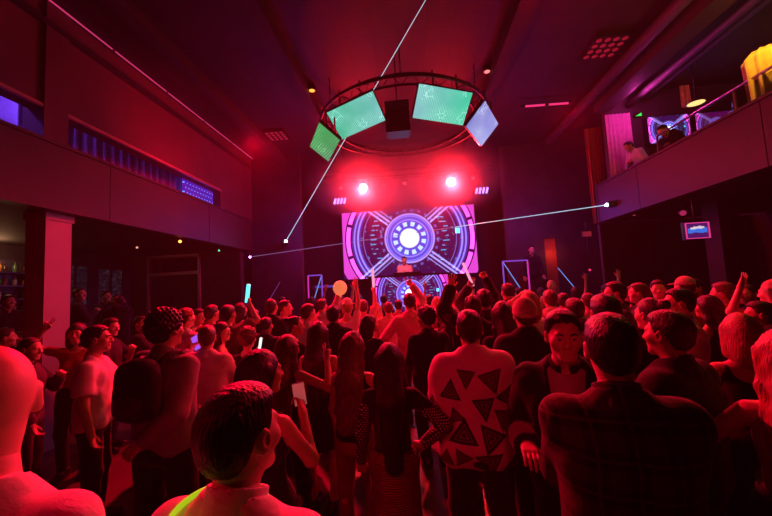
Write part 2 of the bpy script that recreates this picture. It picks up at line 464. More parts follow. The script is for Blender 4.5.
# ---- hair (head-local fields)
def hair_mesh(ps, style, det):
    k = ('hair', ps.key, style, det)
    if k in _cache: return _cache[k]
    F = Field(); R, c = ps.R, ps.head; w = 1.0 if ps.sex == 'm' else .95
    q = lambda x, y, z: c+R @ V3(x, y, z)
    dirw = lambda x, y, z: R @ V3(x, y, z)
    def local(X, Y, Z):
        x, y, z = X-f32(c[0]), Y-f32(c[1]), Z-f32(c[2]); r = R.astype(f32)
        return r[0, 0]*x+r[1, 0]*y+r[2, 0]*z, r[0, 1]*x+r[1, 1]*y+r[2, 1]*z, r[0, 2]*x+r[1, 2]*y+r[2, 2]*z
    def cutline(up=.0, nape=-.085, tp=(0, 1)):
        # forehead line, down in front of the ear, over the ear, down to the nape
        st = lambda t: t*t*(3-2*t)
        def line(x, y):
            w = f32(.004)*np.sin(x*f32(170))+f32(.003)*np.sin(x*f32(61)+y*f32(90))
            c = f32(.078+up)-f32(.10)*np.abs(x)*0
            a = st(np.clip((f32(.062)-y)/f32(.040), 0, 1)); b = st(np.clip((f32(-.020)-y)/f32(.036), 0, 1))
            return c+(f32(-.002+up)-c)*a+(f32(nape)-f32(-.002+up))*b+w
        F.cuts.append(('f', lambda X, Y, Z: (lambda x, y, z: (line(x, y)-z)*f32(.6))(*local(X, Y, Z))))
        e_, w_ = tp; old = F.disp
        def dsp(X, Y, Z):
            x, y, z = local(X, Y, Z); u = z-line(x, y)
            return (old(X, Y, Z) if old else 0)+f32(e_)*np.clip(1-u/f32(w_), 0, 1)**f32(1.5)
        if e_: F.disp = dsp
    def hatline(sl, o):
        F.cuts.append(('f', lambda X, Y, Z: (lambda x, y, z: (sl*y+o-z)/f32(sqrt(1+sl*sl)))(*local(X, Y, Z))))
    strand = lambda amp, fr: (lambda X, Y, Z: (lambda x, y, z: f32(amp)*(np.sin(np.arctan2(x, y+.02)*f32(fr)+6*np.sin(z*9))+.6*np.sin(np.arctan2(x, y+.02)*f32(fr*2.3)+z*25)))(*local(X, Y, Z)))
    bumps = lambda amp, fr: (lambda X, Y, Z: f32(amp)*(np.sin(X*f32(fr))*np.sin(Y*f32(fr*1.1)+1)*np.sin(Z*f32(fr*.93)+2)*1.6+np.sin(X*f32(fr*.5)+2*np.sin(Z*f32(fr*.4)))*.6))
    h = DET[det][1]*1.15
    if style in ('short', 'crop', 'side', 'fade'):
        e = {'short': .010, 'crop': .004, 'side': .012, 'fade': .007}[style]
        F.ell(q(0, -.016, .026), (.079*w+e*.6, .101+e, .094+e), R)
        if style == 'side': F.ell(q(.012, .012, .088), (.062, .066, .030), R, .03); F.disp = strand(.0011, 46)
        elif style == 'short': F.ell(q(0, .02, .082), (.062, .065, .03), R, .03); F.disp = bumps(.0012, 210)
        elif style == 'fade': F.ell(q(0, .01, .088), (.066, .072, .028), R, .02); F.disp = bumps(.0015, 200)
        F.ell(q(0, -.044, -.030), (.061*w+e*.3, .064, .066), R, .03); cutline(.0 if style != 'fade' else .006, -.088 if style != 'fade' else -.05, (e*.9, .05))
    elif style in ('curly', 'curly_top'):
        e = .026 if style == 'curly' else .02
        F.ell(q(0, -.018, .034), (.082*w+e, .100+e, .094+e), R)
        F.disp = bumps(.0065, 150); F.ell(q(0, -.05, -.03), (.072*w, .07, .07), R, .03); cutline(-.004, -.088, (.016, .04))
    elif style in ('long', 'long_wavy', 'bob', 'half'):
        F.ell(q(0, -.020, .026), (.090*w, .106, .104), R)
        L = {'long': .46, 'long_wavy': .38, 'bob': .16, 'half': .30}[style]
        n = ps.t(V3(0, -.155, 1.46-L)) if L > .2 else q(0, -.07, -.14)
        b0 = q(0, -.055, -.02)
        m = ps.t(V3(0, -.135, 1.40)) if L > .2 else (b0+n)/2
        F.cap(b0, m, .086, .092, .05); F.cap(m, n, .082, .062 if style == 'long' else .085, .05)
        for sd in (1, -1):
            a = q(sd*.072, -.015, .02); bb = q(sd*.082, -.035, -.13)
            F.cap(a, bb, .030, .030, .04)
            if L > .2: F.cap(bb, ps.t(V3(sd*.10, -.125, 1.46-L*.8)), .030, .022, .04)
        F.disp = strand(.0014, 56) if style != 'long_wavy' else (lambda s1, s2: (lambda X, Y, Z: s1(X, Y, Z)+s2(X, Y, Z)))(strand(.0017, 52), bumps(.003, 60))
        # open the face
        ax = q(0, .06, -.02); d = dirw(0, 1, -.12)
        F.hole(ax, ax+d*.2+R @ V3(0, 0, -.02), .066, .085, .02)
        a2 = q(0, .075, -.10); F.hole(a2, a2+d*.2, .068, .09, .02)
    elif style in ('bun', 'ponytail'):
        F.ell(q(0, -.016, .026), (.083*w, .105, .102), R); F.disp = strand(.0012, 40); F.ell(q(0, -.044, -.030), (.061*w, .064, .066), R, .03); cutline(.0, -.085, (.006, .03))
        if style == 'bun': F.ell(q(0, -.11, .075), (.042, .04, .042), R, .015)
        else:
            F.cap(q(0, -.10, .05), q(0, -.15, .02), .024, .03, .02); F.cap(q(0, -.15, .02), q(0, -.155, -.20), .034, .018, .03)
    elif style == 'beard':
        F.ell(q(0, .028, -.048), (.064*w, .071, .080), R)
        F.hole(q(0, .06, -.052), q(0, .16, -.050), .020, .026, .008)
        F.disp = bumps(.0018, 160)
        def g(X, Y, Z):
            x, y, z = local(X, Y, Z); return np.maximum(z+.028+.35*np.maximum(.075-y, 0)*-0.6, -(y-.0))
        F.cuts.append(('f', g))
    elif style == 'beanie':
        F.ell(q(0, -.016, .03), (.092*w, .112, .110), R); hatline(.28, .012)
    elif style == 'roll':
        F.ell(q(0, -.016, .012), (.096*w, .116, .07), R)
        def g(X, Y, Z):
            x, y, z = local(X, Y, Z); u = z-.28*y-.012; return np.maximum(u-.042, -u-.003)
        F.cuts.append(('f', g))
    elif style == 'cap':
        F.ell(q(0, -.014, .032), (.086*w, .107, .098), R); hatline(.10, .030)
    elif style == 'brim':
        F.ell(q(0, .115, .036), (.075, .075, .008), R @ rotm('X', -.15)); h = min(h, .006)
    elif style == 'hat':
        F.ell(q(0, -.014, .06), (.082, .10, .085), R); F.ell(q(0, -.012, .042), (.135, .155, .012), R, .02); h = min(h, .007)
    _cache[k] = npmesh('hair', *F.mesh('hair', h)); return _cache[k]
# ---- clothes
def cloth_mesh(ps, kind, det):
    k = ('cloth', ps.key, kind, det)
    if k in _cache: return _cache[k]
    F = Field(); t, T = ps.t, ps.T; h = DET[det][0]*(.85 if det == 0 else .95)
    seed = abs(hash(str(k))) % 1000 if False else sum(ord(ch) for ch in str(k)) % 997
    neck = (t(V3(0, -.005, 1.455)), t(V3(0, .03, 1.62)))
    ez = V3(*(T @ V3(0, 0, -1)))
    def hem(z): p = t(V3(0, 0, z)); F.plane(ez, ez@p)
    off = {'tee': .014, 'shirt': .016, 'loose': .03, 'jacket': .032, 'tank': .008, 'top': .009, 'inner': .010, 'blazer': .026, 'hoodie': .03}.get(kind, .012)
    F.off = off
    if kind in ('tee', 'shirt', 'loose', 'jacket', 'top', 'inner', 'blazer', 'hoodie', 'polo'):
        torso(F, ps, wide=1.0 if kind in ('top', 'inner') else 1.06 if kind != 'loose' else 1.16)
        if kind == 'loose':
            F.cap(t(V3(-.09, 0, 1.28)), t(V3(-.10, 0, .90)), .11, .125, .06, sq=1.12); F.cap(t(V3(.09, 0, 1.28)), t(V3(.10, 0, .90)), .11, .125, .06, sq=1.12)
        elif kind in ('tee', 'shirt', 'jacket', 'blazer', 'hoodie') and ps.sex == 'm':
            F.cap(t(V3(-.075, 0, 1.28)), t(V3(-.08, 0, .92)), .098*ps.fat, .102*ps.fat, .06); F.cap(t(V3(.075, 0, 1.28)), t(V3(.08, 0, .92)), .098*ps.fat, .102*ps.fat, .06)
        fr = {'tee': .72, 'shirt': 1.93, 'loose': .86, 'jacket': 1.95, 'top': .5, 'inner': .3, 'blazer': 1.93, 'hoodie': 1.95, 'polo': .7}[kind]
        for sd in (1, -1): arm(F, ps, sd, fr, .004 if kind in ('top', 'inner') else .008, True, .02 if kind in ('tee', 'loose') else None)
        F.disp = folds({'top': .002, 'inner': .002, 'tee': .005, 'jacket': .006, 'blazer': .004, 'loose': .006}.get(kind, .005), seed)
        hem({'tee': .86, 'shirt': .84, 'loose': .765, 'jacket': .84, 'top': .93, 'inner': .90, 'blazer': .76, 'hoodie': .84}.get(kind, .86))
        F.hole(*neck, .066 if ps.sex == 'm' else .075, .10, .01)
        if kind in ('blazer', 'jacket'):
            w = .085 if kind == 'blazer' else .05
            def g(X, Y, Z):
                c0 = t(V3(0, 0, .95)); r = T.astype(f32)
                x, y, z = X-f32(c0[0]), Y-f32(c0[1]), Z-f32(c0[2])
                lx, ly, lz = r[0, 0]*x+r[1, 0]*y+r[2, 0]*z, r[0, 1]*x+r[1, 1]*y+r[2, 1]*z, r[0, 2]*x+r[1, 2]*y+r[2, 2]*z
                wz = f32(w)*(f32(.35)+np.clip((lz-.05)/f32(.45), 0, 1)*f32(.65))
                return np.minimum(wz-np.abs(lx), ly-f32(.03))
            F.cuts.append(('f', g))
        if kind == 'hoodie': F.cap(t(V3(-.07, -.09, 1.46)), t(V3(.07, -.09, 1.46)), .05, .05, .03)
        if kind in ('shirt', 'loose', 'jacket', 'blazer') :   # collar band
            F2 = Field(); F2.cap(t(V3(0, -.03, 1.43)), t(V3(0, .005, 1.505)), .078, .072, .01, True)
            F2.hole(t(V3(0, -.03, 1.40)), t(V3(0, .012, 1.56)), .066, .064, .004); F2.off = .004
            def gv(X, Y, Z): return np.minimum(f32(.02)+0*X-np.abs(X-f32(t(V3(0, 0, 1.45))[0])), Y-f32(t(V3(0, .02, 1.45))[1]))
            F2.cuts.append(('f', gv))
            parts = [F.mesh('c', h), F2.mesh('c', .0042 if det == 0 else .009)]
            _cache[k] = npmesh(kind, *join(parts)); return _cache[k]
    elif kind in ('tank', 'minidress', 'dress'):
        torso(F, ps)
        if kind != 'tank':
            z1 = .62 if kind == 'minidress' else .38
            F.cap(V3(0, 0, .95), V3(0, 0, z1), .155, .19 if kind == 'minidress' else .21, .06, True)
        else: hem(.90)
        F.disp = folds(.004, seed)
        F.hole(t(V3(0, -.01, 1.40)), t(V3(0, .0, 1.62)), .105, .14, .02)
        for sd in (1, -1): F.hole(t(V3(sd*.17, -.01, 1.40)), t(V3(sd*.40, -.01, 1.46)), .062, .12, .01)
    elif kind == 'sleeves':
        for sd in (1, -1):
            S, E, W, _ = ps.arm[sd]; r0, r1, r2 = limb_r(ps)
            F.cap(S+(E-S)*.1, E, r0+.004, r1+.006, .02); F.cap(E, E+(W-E)*.95, r1+.006, r2+.008, .02, True)
        F.off = .008; F.disp = folds(.003, seed)
    elif kind in ('trousers', 'jeans', 'shorts', 'slim'):
        ex = .02 if kind == 'trousers' else .012 if kind != 'slim' else .007
        F.ell(V3(0, 0, .95), (.162*ps.fat, .116*ps.fat, .14)); F.ell(V3(0, -.02, .87), (.14, .11, .09), None, .05)
        legs(F, ps, 1.95 if kind != 'shorts' else 1.02, ex, True, ex+.018 if kind == 'trousers' else ex+.004)
        F.off = .006; F.plane((0, 0, 1), 1.03); F.disp = folds(.004, seed)
    elif kind in ('skirt', 'maxi'):
        F.ell(V3(0, 0, .95), (.168*ps.fat, .12, .13)); F.cap(V3(0, 0, .95), V3(0, 0, .48 if kind == 'skirt' else .14), .150, .165 if kind == 'skirt' else .20, .05, True)
        F.off = .008; F.plane((0, 0, 1), 1.07); F.disp = folds(.003, seed)
    elif kind == 'shoe':
        for sd in (1,):
            A = V3(0, 0, .085); F.cap(A+V3(0, -.04, -.038), A+V3(.02, .155, -.056), .043, .034, .03); F.cap(A+V3(0, -.01, -.03), A+V3(0, -.005, .02), .046, .048, .02)
        F.plane((0, 0, -1), 0.0); F.plane((0, 0, 1), .11); h = min(h, .013)
    elif kind == 'vest':
        torso(F, ps, wide=1.02); F.off = .03; hem(.86); F.hole(*neck, .085, .12, .01)
        F.disp = folds(.003, seed)
    _cache[k] = npmesh(kind, *F.mesh('c', h)); return _cache[k]
CLOTH_NAME = {'tee': 't_shirt', 'shirt': 'shirt', 'loose': 'shirt', 'jacket': 'jacket', 'top': 'top', 'inner': 'shirt', 'blazer': 'blazer', 'hoodie': 'hoodie', 'tank': 'tank_top',
 'minidress': 'dress', 'dress': 'dress', 'trousers': 'trousers', 'jeans': 'jeans', 'shorts': 'shorts', 'slim': 'trousers', 'skirt': 'skirt', 'maxi': 'skirt', 'vest': 'vest', 'sleeves': 'sleeves'}
HAT = ('beanie', 'roll', 'cap', 'brim', 'hat')
FIGS = []
def person(px, py, d, face, ps, det, label, skin, hair=(), wear=(), group=None, H=None, floor=0.0, cat='person', shoes=None):
    """px,py: where the top of the head shows in the photo, d: distance along the room"""
    p = at(px, py, y=d); top = ps.head[2]+.117+(.02 if hair and hair[0][0] not in ('crop',) else 0)
    s = ((p[2]-floor)/top) if H is None else H/1.75
    s = max(.86, min(1.09, s))
    a = radians(face); hx, hy = ps.head[0]*s, ps.head[1]*s
    x, y = p[0]-(hx*cos(a)-hy*sin(a)), p[1]-(hx*sin(a)+hy*cos(a))
    r = empty('person', (x, y, floor), a, label, cat, group, s)
    link('body', body_mesh(ps, det), skin, r)
    for st, m in hair:
        link('hair' if st not in HAT+('beard',) else {'roll': 'beanie_cuff', 'brim': 'cap_brim'}.get(st, st), hair_mesh(ps, st, det), m, r)
    for kd, m in wear: link(CLOTH_NAME[kd], cloth_mesh(ps, kd, det), m, r)
    sm = shoes or MAT['black_leather']
    for sd in (1, -1):
        o = link('shoe', cloth_mesh(Pose(), 'shoe', max(1, det)), sm, r); A = ps.leg[sd][2]; o.location = (float(A[0]), float(A[1]), 0); o.rotation_euler = (0, 0, -sd*.12)
    FIGS.append((r, ps, s, a, (px, py, d))); return r
def wpt(r, p):  # body-local point to world
    a = r.rotation_euler[2]; s = r.scale[0]
    return np.array([r.location[0]+s*(p[0]*cos(a)-p[1]*sin(a)), r.location[1]+s*(p[0]*sin(a)+p[1]*cos(a)), r.location[2]+s*p[2]])
# ------------------------------------------------------------------ materials of the room
RED = (1.0, 0.0, 0.025)
MAT = {}
MAT['wall'] = surf('dark_wall_paint', (.055, .04, .045), .75, var=.35, scale=2.5, bmp=.1)
MAT['black'] = surf('matte_black', (.012, .011, .012), .7, var=.3)
MAT['fascia'] = surf('dark_red_panel', (.04, .017, .017), .55, var=.25, scale=1.4, bmp=.08)
MAT['bulk'] = surf('painted_bulkhead', (.12, .05, .05), .7, var=.3, scale=1.2, bmp=.1)
MAT['column'] = surf('pale_plaster', (.5, .42, .42), .6, var=.15, scale=3, bmp=.1)
MAT['ceil'] = surf('ceiling_black_paint', (.035, .027, .03), .7, var=.5, scale=1.1, bmp=.25, bscale=8)
MAT['steel'] = surf('dark_steel', (.12, .10, .11), .38, .8, var=.25)
MAT['grey_metal'] = surf('brushed_grey_metal', (.35, .3, .32), .35, .8, var=.2)
MAT['black_leather'] = surf('black_leather', (.02, .018, .018), .4, var=.3)
MAT['plastic'] = surf('black_plastic', (.015, .015, .017), .35, var=.2)
def floor_mat():
    m, nt, bs = new_mat('dark_wood_floor')
    v, x, y, z = ocoord(nt)
    pl = (x*7.0).fract(); gap = pl.lt(.025)
    tone = noise(nt, v, 3.0, 5)
    nt.links.new(mixc(nt, (gap*.8+tone*.5).clamp(), (.13, .085, .075), (.03, .02, .02)), bs.inputs['Base Color'])
    r = noise(nt, v, 11.0, 4)*.3+.18
    nt.links.new(r.v, bs.inputs['Roughness']); return m
MAT['floor'] = floor_mat()
def ceil_mat():
    m, nt, bs = new_mat('ceiling_planks')
    v, x, y, z = ocoord(nt)
    gx = (x*2.2).fract().lt(.04); gy = (y*.55).fract().lt(.012)
    tone = noise(nt, v, 1.3, 5)
    nt.links.new(mixc(nt, (gx*.6+gy*.6+tone.soft(.35, .7)*.5).clamp(), (.026, .013, .014), (.007, .005, .006)), bs.inputs['Base Color'])
    bs.inputs['Roughness'].default_value = .6; bump(nt, bs, 1.0-gx.mx(gy), .5, .01); return m
MAT['planks'] = ceil_mat()
def curtain_mat(name, col, rough=.8):
    return fabric(name, col, .25, .3, rough, 300)
def struct(mb, name, mat): return tag(mb.build(name, mat), kind='structure')
# ------------------------------------------------------------------ shell
H = 6.2
struct(MB().box((-8.6, -3, -.2), (8.6, 12.6, 0)), 'floor', MAT['floor'])
struct(MB().box((-8.6, -3, H), (8.6, 12.6, H+.2)), 'ceiling', MAT['planks'])
struct(MB().box((-8.6, 12.3, 0), (8.6, 12.6, H)), 'wall_back', MAT['black'])
struct(MB().box((8.3, -3, 0), (8.6, 12.3, H)), 'wall_right', MAT['wall'])
# left wall with window openings towards the corridor behind
lw = MB()
XL = -8.3
def leftwall():
    op = [(7.55, 8.25, 1.75, 2.86), (8.5, 9.3, 1.75, 2.80)]
    ys = -3.0
    for a, b, z0, z1 in op:
        lw.box((XL-.3, ys, 0), (XL, a, H)); lw.box((XL-.3, a, 0), (XL, b, z0)); lw.box((XL-.3, a, z1), (XL, b, H)); ys = b
    lw.box((XL-.3, ys, 0), (XL, 12.3, H)); return op
ops = leftwall(); struct(lw, 'wall_left', MAT['wall'])
m, nt, bs = new_mat('painted_glow_window_glass')
v, x, y, z = ocoord(nt)
n = noise(nt, v, 9, 3); st = (z*9.0).fract().lt(.25)
nt.links.new(mixc(nt, (n.soft(.45, .75)*.8+st*.15).clamp(), (.02, .022, .035), (.12, .13, .17)), bs.inputs['Base Color'])
nt.links.new(mixc(nt, (n.soft(.5, .8)*.8+st*.1).clamp(), (.002, .002, .004), (.030, .032, .046)), bs.inputs['Emission Color']); bs.inputs['Emission Strength'].default_value = 1.0  # bluish reflections in the panes painted in as faint emission
bs.inputs['Roughness'].default_value = .2
MAT['win'] = m
for i, (a, b, z0, z1) in enumerate(ops):
    w = struct(MB().box((XL-.08, a, z0), (XL-.05, b, z1)), 'window_%d' % (i+1), MAT['win'])
    f = MB()
    for p, q in (((a, z0), (b, z0)), ((a, z1), (b, z1)), ((a, z0), (a, z1)), ((b, z0), (b, z1)), (((a+b)/2, z0), ((a+b)/2, z1))):
        f.bar((XL-.02, p[0], p[1]), (XL-.02, q[0], q[1]), .04)
    f.build('window_frame', MAT['steel'], w)
# left wing wall with doorway, back of the side aisle
YD = 9.6
dl, dr = -7.72, -6.22
dw = MB().box((XL, YD, 0), (dl, YD+.2, 3.2)).box((dr, YD, 0), (-4.95, YD+.2, 3.2)).box((dl, YD, 3.18), (dr, YD+.2, 3.2))
struct(dw, 'wall_aisle', MAT['wall'])
struct(MB().box((XL, YD+1.2, 0), (-4.9, YD+1.3, 3.2)), 'wall_passage', MAT['black'])
dfr = MB()
for a in (dl, dr): dfr.box((a-.07 if a == dl else a, YD-.06, 0), (a if a == dl else a+.07, YD+.2, 3.18))
dfr.box((dl, YD-.06, 2.58), (dr, YD+.14, 2.67)); dfr.box((dl-.07, YD-.06, 3.1), (dr+.07, YD+.14, 3.18))
MAT['door_frame'] = surf('mauve_door_frame', (.42, .25, .33), .4, .3)
d1 = struct(dfr, 'door_1', MAT['door_frame'])
glassm, nt, bs = new_mat('smoked_glass')
bs.inputs['Base Color'].default_value = (.5, .48, .5, 1); bs.inputs['Transmission Weight'].default_value = 1; bs.inputs['Roughness'].default_value = .02; bs.inputs['IOR'].default_value = 1.1
MAT['glass'] = glassm
MB().box((dl, YD+.05, 2.67), (dr, YD+.07, 3.1)).build('transom', MAT['glass'], d1)
MB().box((dl, YD+.04, 0), (dl+.74, YD+.09, 2.58)).build('door_leaf', MAT['black'], d1)
MB().box((dr-.74, YD+.04, 0), (dr, YD+.09, 2.58)).build('door_leaf', MAT['black'], d1)
# stage wings
struct(MB().box((-4.95, 10.3, 0), (-3.35, 10.5, H)), 'wall_stage_left', MAT['wall'])
q0, q1 = float(at(545, 250, y=10.9)[0]), float(at(557, 250, y=10.9)[0]); qz = float(at(551, 238, y=10.9)[2])
rw = MB().box((3.0, 10.9, 0), (q0, 11.1, H)).box((q1, 10.9, 0), (8.3, 11.1, H)).box((q0, 10.9, qz), (q1, 11.1, H))
struct(rw, 'wall_stage_right', MAT['wall'])
struct(MB().box((q0, 10.98, 0), (q1, 11.03, qz)), 'door_2', surf('lit_doorway_panel', (.5, .10, .04), .5))  # solid panel, its colour stands for a doorway lit from within
# ---- left balcony
bl = MB()
seams = [-1.2, 2.35, 5.05, 7.75, 9.95]
for a, b in zip(seams, seams[1:]): bl.box((-4.90, a+.006, 3.2), (-4.75, b-.006, 4.10))
bl.box((-4.93, -1.2, 3.2), (-4.88, 9.95, 4.08)); bl.box((-4.92, -1.2, 4.1), (-4.72, 9.95, 4.14))
struct(bl, 'balcony_left', MAT['fascia'])
struct(MB().box((XL, -1.2, 3.2), (-4.93, 9.95, 3.36)), 'balcony_floor_left', MAT['black'])
bk = MB().box((-5.1, 4.45, 4.64), (-4.9, 10.3, H)).box((-5.1, -1.2, 4.62), (-4.9, 4.12, H)).box((-5.1, 8.5, 4.14), (-4.9, 10.3, 4.64)).box((-5.15, 4.12, 4.14), (-4.845, 4.45, H))
struct(bk, 'wall_left_upper', MAT['bulk'])
struct(MB().bar((-4.88, 4.45, 4.66), (-4.88, 8.5, 4.66), .05, .05).bar((-4.88, -1.2, 4.64), (-4.88, 4.12, 4.64), .05, .05), 'trim_1', surf('bulkhead_edge_highlight', (.55, .3, .3), .3, .3))  # paler bar puts the highlight of the bulkhead edge into colour
struct(MB().bar((-4.86, -1, 5.85), (-4.86, 10.2, 5.85), .07, .09), 'trim_2', MAT['steel'])
struct(MB().box((-7.0, -1.2, 3.36), (-6.9, 10.0, H)), 'wall_lounge', surf('lounge_wall', (.30, .28, .40), .7))
# column under the left balcony
struct(MB().box((-5.25, 4.27, 0), (-4.95, 4.63, 3.2)).box((-5.27, 4.25, 3.10), (-4.93, 4.65, 3.2)), 'column', MAT['column'])
# raised aisle floor
struct(MB().box((XL, 5.15, 0), (-5.05, YD, .42)), 'floor_aisle', MAT['floor'])
# ---- right balcony
br = MB(); seams = [-1.2, 2.2, 4.6, 7.05, 8.55]
for a, b in zip(seams, seams[1:]): br.box((4.57, a+.006, 3.2), (4.72, b-.006, 4.06))
br.box((4.69, -1.2, 3.2), (4.75, 8.55, 4.05)); br.box((4.54, -1.2, 4.06), (4.74, 8.55, 4.10)); br.box((4.57, 8.5, 3.2), (8.3, 8.6, 4.1))
struct(br, 'balcony_right', MAT['fascia'])
struct(MB().box((4.75, -1.2, 3.2), (8.3, 8.5, 3.36)), 'balcony_floor_right', MAT['black'])
struct(MB().box((4.75, 8.2, 3.36), (8.3, 8.35, H)), 'wall_lounge_right', MAT['wall'])
# ceiling beams and ducts
bm = MB()
for x in (-2.05, 1.92): bm.box((x-.13, -1.5, 5.95), (x+.13, 10.3, H))
bm.box((-4.0, -1.5, 6.02), (-3.78, 10.3, H)); bm.box((4.5, -1.5, 5.75), (4.85, 8.2, H))
struct(bm, 'ceiling_beams', MAT['ceil'])
dk = MB()
MAT['pipe'] = surf('dull_black_pipe', (.04, .035, .04), .65)
dk.tube([(4.25, -1.5, 5.95), (4.25, 10.2, 5.95)], .11, 14).tube([(5.25, -1.5, 5.85), (5.25, 8.1, 5.85)], .07, 12).tube([(5.6, -1.5, 5.95), (5.6, 8.1, 5.95)], .05, 10)
struct(dk, 'ceiling_pipes', MAT['pipe'])
# ---- lounge behind the left balcony: curtain, star cloth
def wavy_curtain(a, b, z0, z1, amp, nf, name, mat, label, cat='curtain', group=None, thick=.012):
    a, b = Vector((a[0], a[1], 0)), Vector((b[0], b[1], 0)); L = (b-a).length; d = (b-a)/L; nrm = Vector((-d.y, d.x, 0))
    n = nf*10; vs = []; fs = []
    org = (a+b)/2+Vector((0, 0, z0))
    for i in range(n+1):
        t = i/n
        for z, k in ((z0, 1.0), ((z0+z1)/2, .85), (z1, .55)):
            p = a+d*L*t+nrm*amp*k*(sin(2*pi*nf*t)+.3*sin(2*pi*nf*2.3*t+1)); vs.append((p.x, p.y, z))
    for i in range(n):
        for j in range(2): q = i*3+j; fs.append((q, q+3, q+4, q+1))
    mb = MB(); mb.add(vs, fs, True); o = mb.build(name, mat, origin=org)
    md = o.modifiers.new('s', 'SOLIDIFY'); md.thickness = thick
    return tag(o, label, cat, group)
wavy_curtain((-6.2, 4.9), (-5.6, 8.6), 3.36, 6.1, .05, 22, 'curtain', curtain_mat('lilac_curtain', (.45, .42, .6)), 'long pleated curtain behind the left balcony opening, lit violet')
m, nt, bs = new_mat('star_cloth'); v, x, y, z = ocoord(nt)
u1, w1 = y*8.5, z*8.5
row = w1.floor(); uu = (u1+row*.5).fract()-.5; ww = w1.fract()-.5
dot = (uu*uu+ww*ww).sqrt().lt(.13)
bs.inputs['Base Color'].default_value = (.02, .015, .06, 1)
nt.links.new(mixc(nt, dot, (.035, .004, .19), (.12, .30, 1.0)), bs.inputs['Emission Color']); bs.inputs['Emission Strength'].default_value = 2.0
o = MB().box((-5.42, 7.75, 3.362), (-5.38, 9.7, 4.85)).build('star_cloth_screen', m, origin=(-5.4, 8.7, 4.3))
tag(o, 'violet screen dotted with blue lights at the far end of the left balcony', 'screen')
def light_bar(a, b, r, name, mat, label, cat='light', group=None, clamps=0):
    e = empty(name, (Vector(a)+Vector(b))/2, 0, label, cat, group); o = Vector(e.location)
    a, b = Vector(a)-o, Vector(b)-o
    MB().tube([a, b], r, 8).build('tube', mat, e)
    for t in ([0, 1]+[(i+1)/(clamps+1) for i in range(clamps)]):
        p = a.lerp(b, t); d = (b-a).normalized()*max(.012, r*1.6); MB().bar(p-d, p+d, r*3).build('clamp', MAT['steel'], e)
    return e
MAT['pinktube'] = emit('pink_led', (1, .06, .25), .55)
light_bar((-4.80, 2.6, 6.15), (-4.80, 10.2, 6.15), .012, 'led_strip', MAT['pinktube'], 'thin pink light strip along the top of the left wall', clamps=5)
MAT['pinktube2'] = emit('pink_led_tube', (1, .04, .22), .9)
light_bar(at(523, 106.5, z=6.05), at(570, 103, z=6.05), .025, 'led_tube', MAT['pinktube2'], 'short pink light tube on the ceiling, right of the hanging screens', clamps=1)
for j, (x, y, z) in enumerate(((2.98, 8.42, 6.05), (4.13, 8.48, 6.05))): pass
# ---- gauge graphics for the big LED wall and its repeats
def gauge_mat(name, W, Hh, strength, tint=0.0):
    m, nt, bs = new_mat(name); v, x, y, z = ocoord(nt)
    sx = x*(1/W); sz = z*(1/W)                        # width 1
    r = (sx*sx+sz*sz).sqrt(); th = sz.atan2(sx)
    ax, az = sx.abs(), sz.abs()
    side = (ax*.80).gt(az)                             # left and right wedges
    line = lambda d, w: 1.0-(d.abs()*(1.0/w)).clamp()
    ring = lambda rr, w: line(r-rr, w)
    diag = (az-ax*.80)*.78
    far = r.gt(.195)
    xl = (line(diag-.014, .010)+line(diag+.014, .010)+line(diag-.040, .006)*.6)*far
    core = 1.0-r.soft(.050, .078)
    sp = (th*(12/(2*pi))).fract()-.5
    spokes = (sp.abs().lt(.27))*r.between(.092, .125)
    sp2 = (th*(24/(2*pi))).fract()-.5
    ticks = sp2.abs().lt(.2)*r.between(.205, .222)*.5
    disk = 1.0-r.soft(.17, .185)
    ringw = ring(.183, .010)+ring(.140, .006)*.7+ring(.168, .005)*.5
    arcs = (ring(.392, .011)+ring(.420, .009)*.9+ring(.350, .004)*.5)*side
    seg = ((th*(12/(2*pi))+.5).fract()).between(.05, .95)
    mag = r.between(.452, .482)*side*seg + r.between(.492, .56)*side*.35
    band = r.between(.37, .44)*side
    nv = noise(nt, v, 26/W, 2); specks = nv.gt(.66)*r.gt(.2)*r.lt(.42)
    sq = ((ax-.36).abs().lt(.017))*((sz-.035).abs().lt(.020))*sx.gt(0)
    dash = ((sz*28.0).fract().lt(.22))*r.between(.25, .30)*side*nv.gt(.45)
    def rgb(*terms):
        outs = []
        for ch in range(3):
            a = None
            for t, c in terms:
                if c[ch] == 0: continue
                q = t*float(c[ch]); a = q if a is None else a+q
            outs.append(a)
        cb = nt.nodes.new('ShaderNodeCombineXYZ')
        for i, a in enumerate(outs): nt.links.new(a.v, cb.inputs[i])
        return cb.outputs[0]
    one = r*0.0+1.0
    col = rgb((one, (.022+tint*.1, .002, .045+tint*.05)), (disk, (.03, .045, .45)), (core, (1.6, 2.0, 2.6)), (spokes, (.35, .55, 1.3)), (ringw, (.40, .30, 1.0)), (xl, (.42, .36, 1.15)),
              (arcs, (.30, .24, 1.05)), (band, (.012, .01, .16)), (mag, (1.5, .12, 1.2)), (specks, (.0, .10, .25)), (sq, (.10, 1.0, 1.5)), (dash, (.01, .28, .55)), (ticks, (.10, .12, .6)))
    nt.links.new(col, bs.inputs['Emission Color']); bs.inputs['Emission Strength'].default_value = strength
    bs.inputs['Base Color'].default_value = (.01, .01, .012, 1); bs.inputs['Roughness'].default_value = .4
    return m
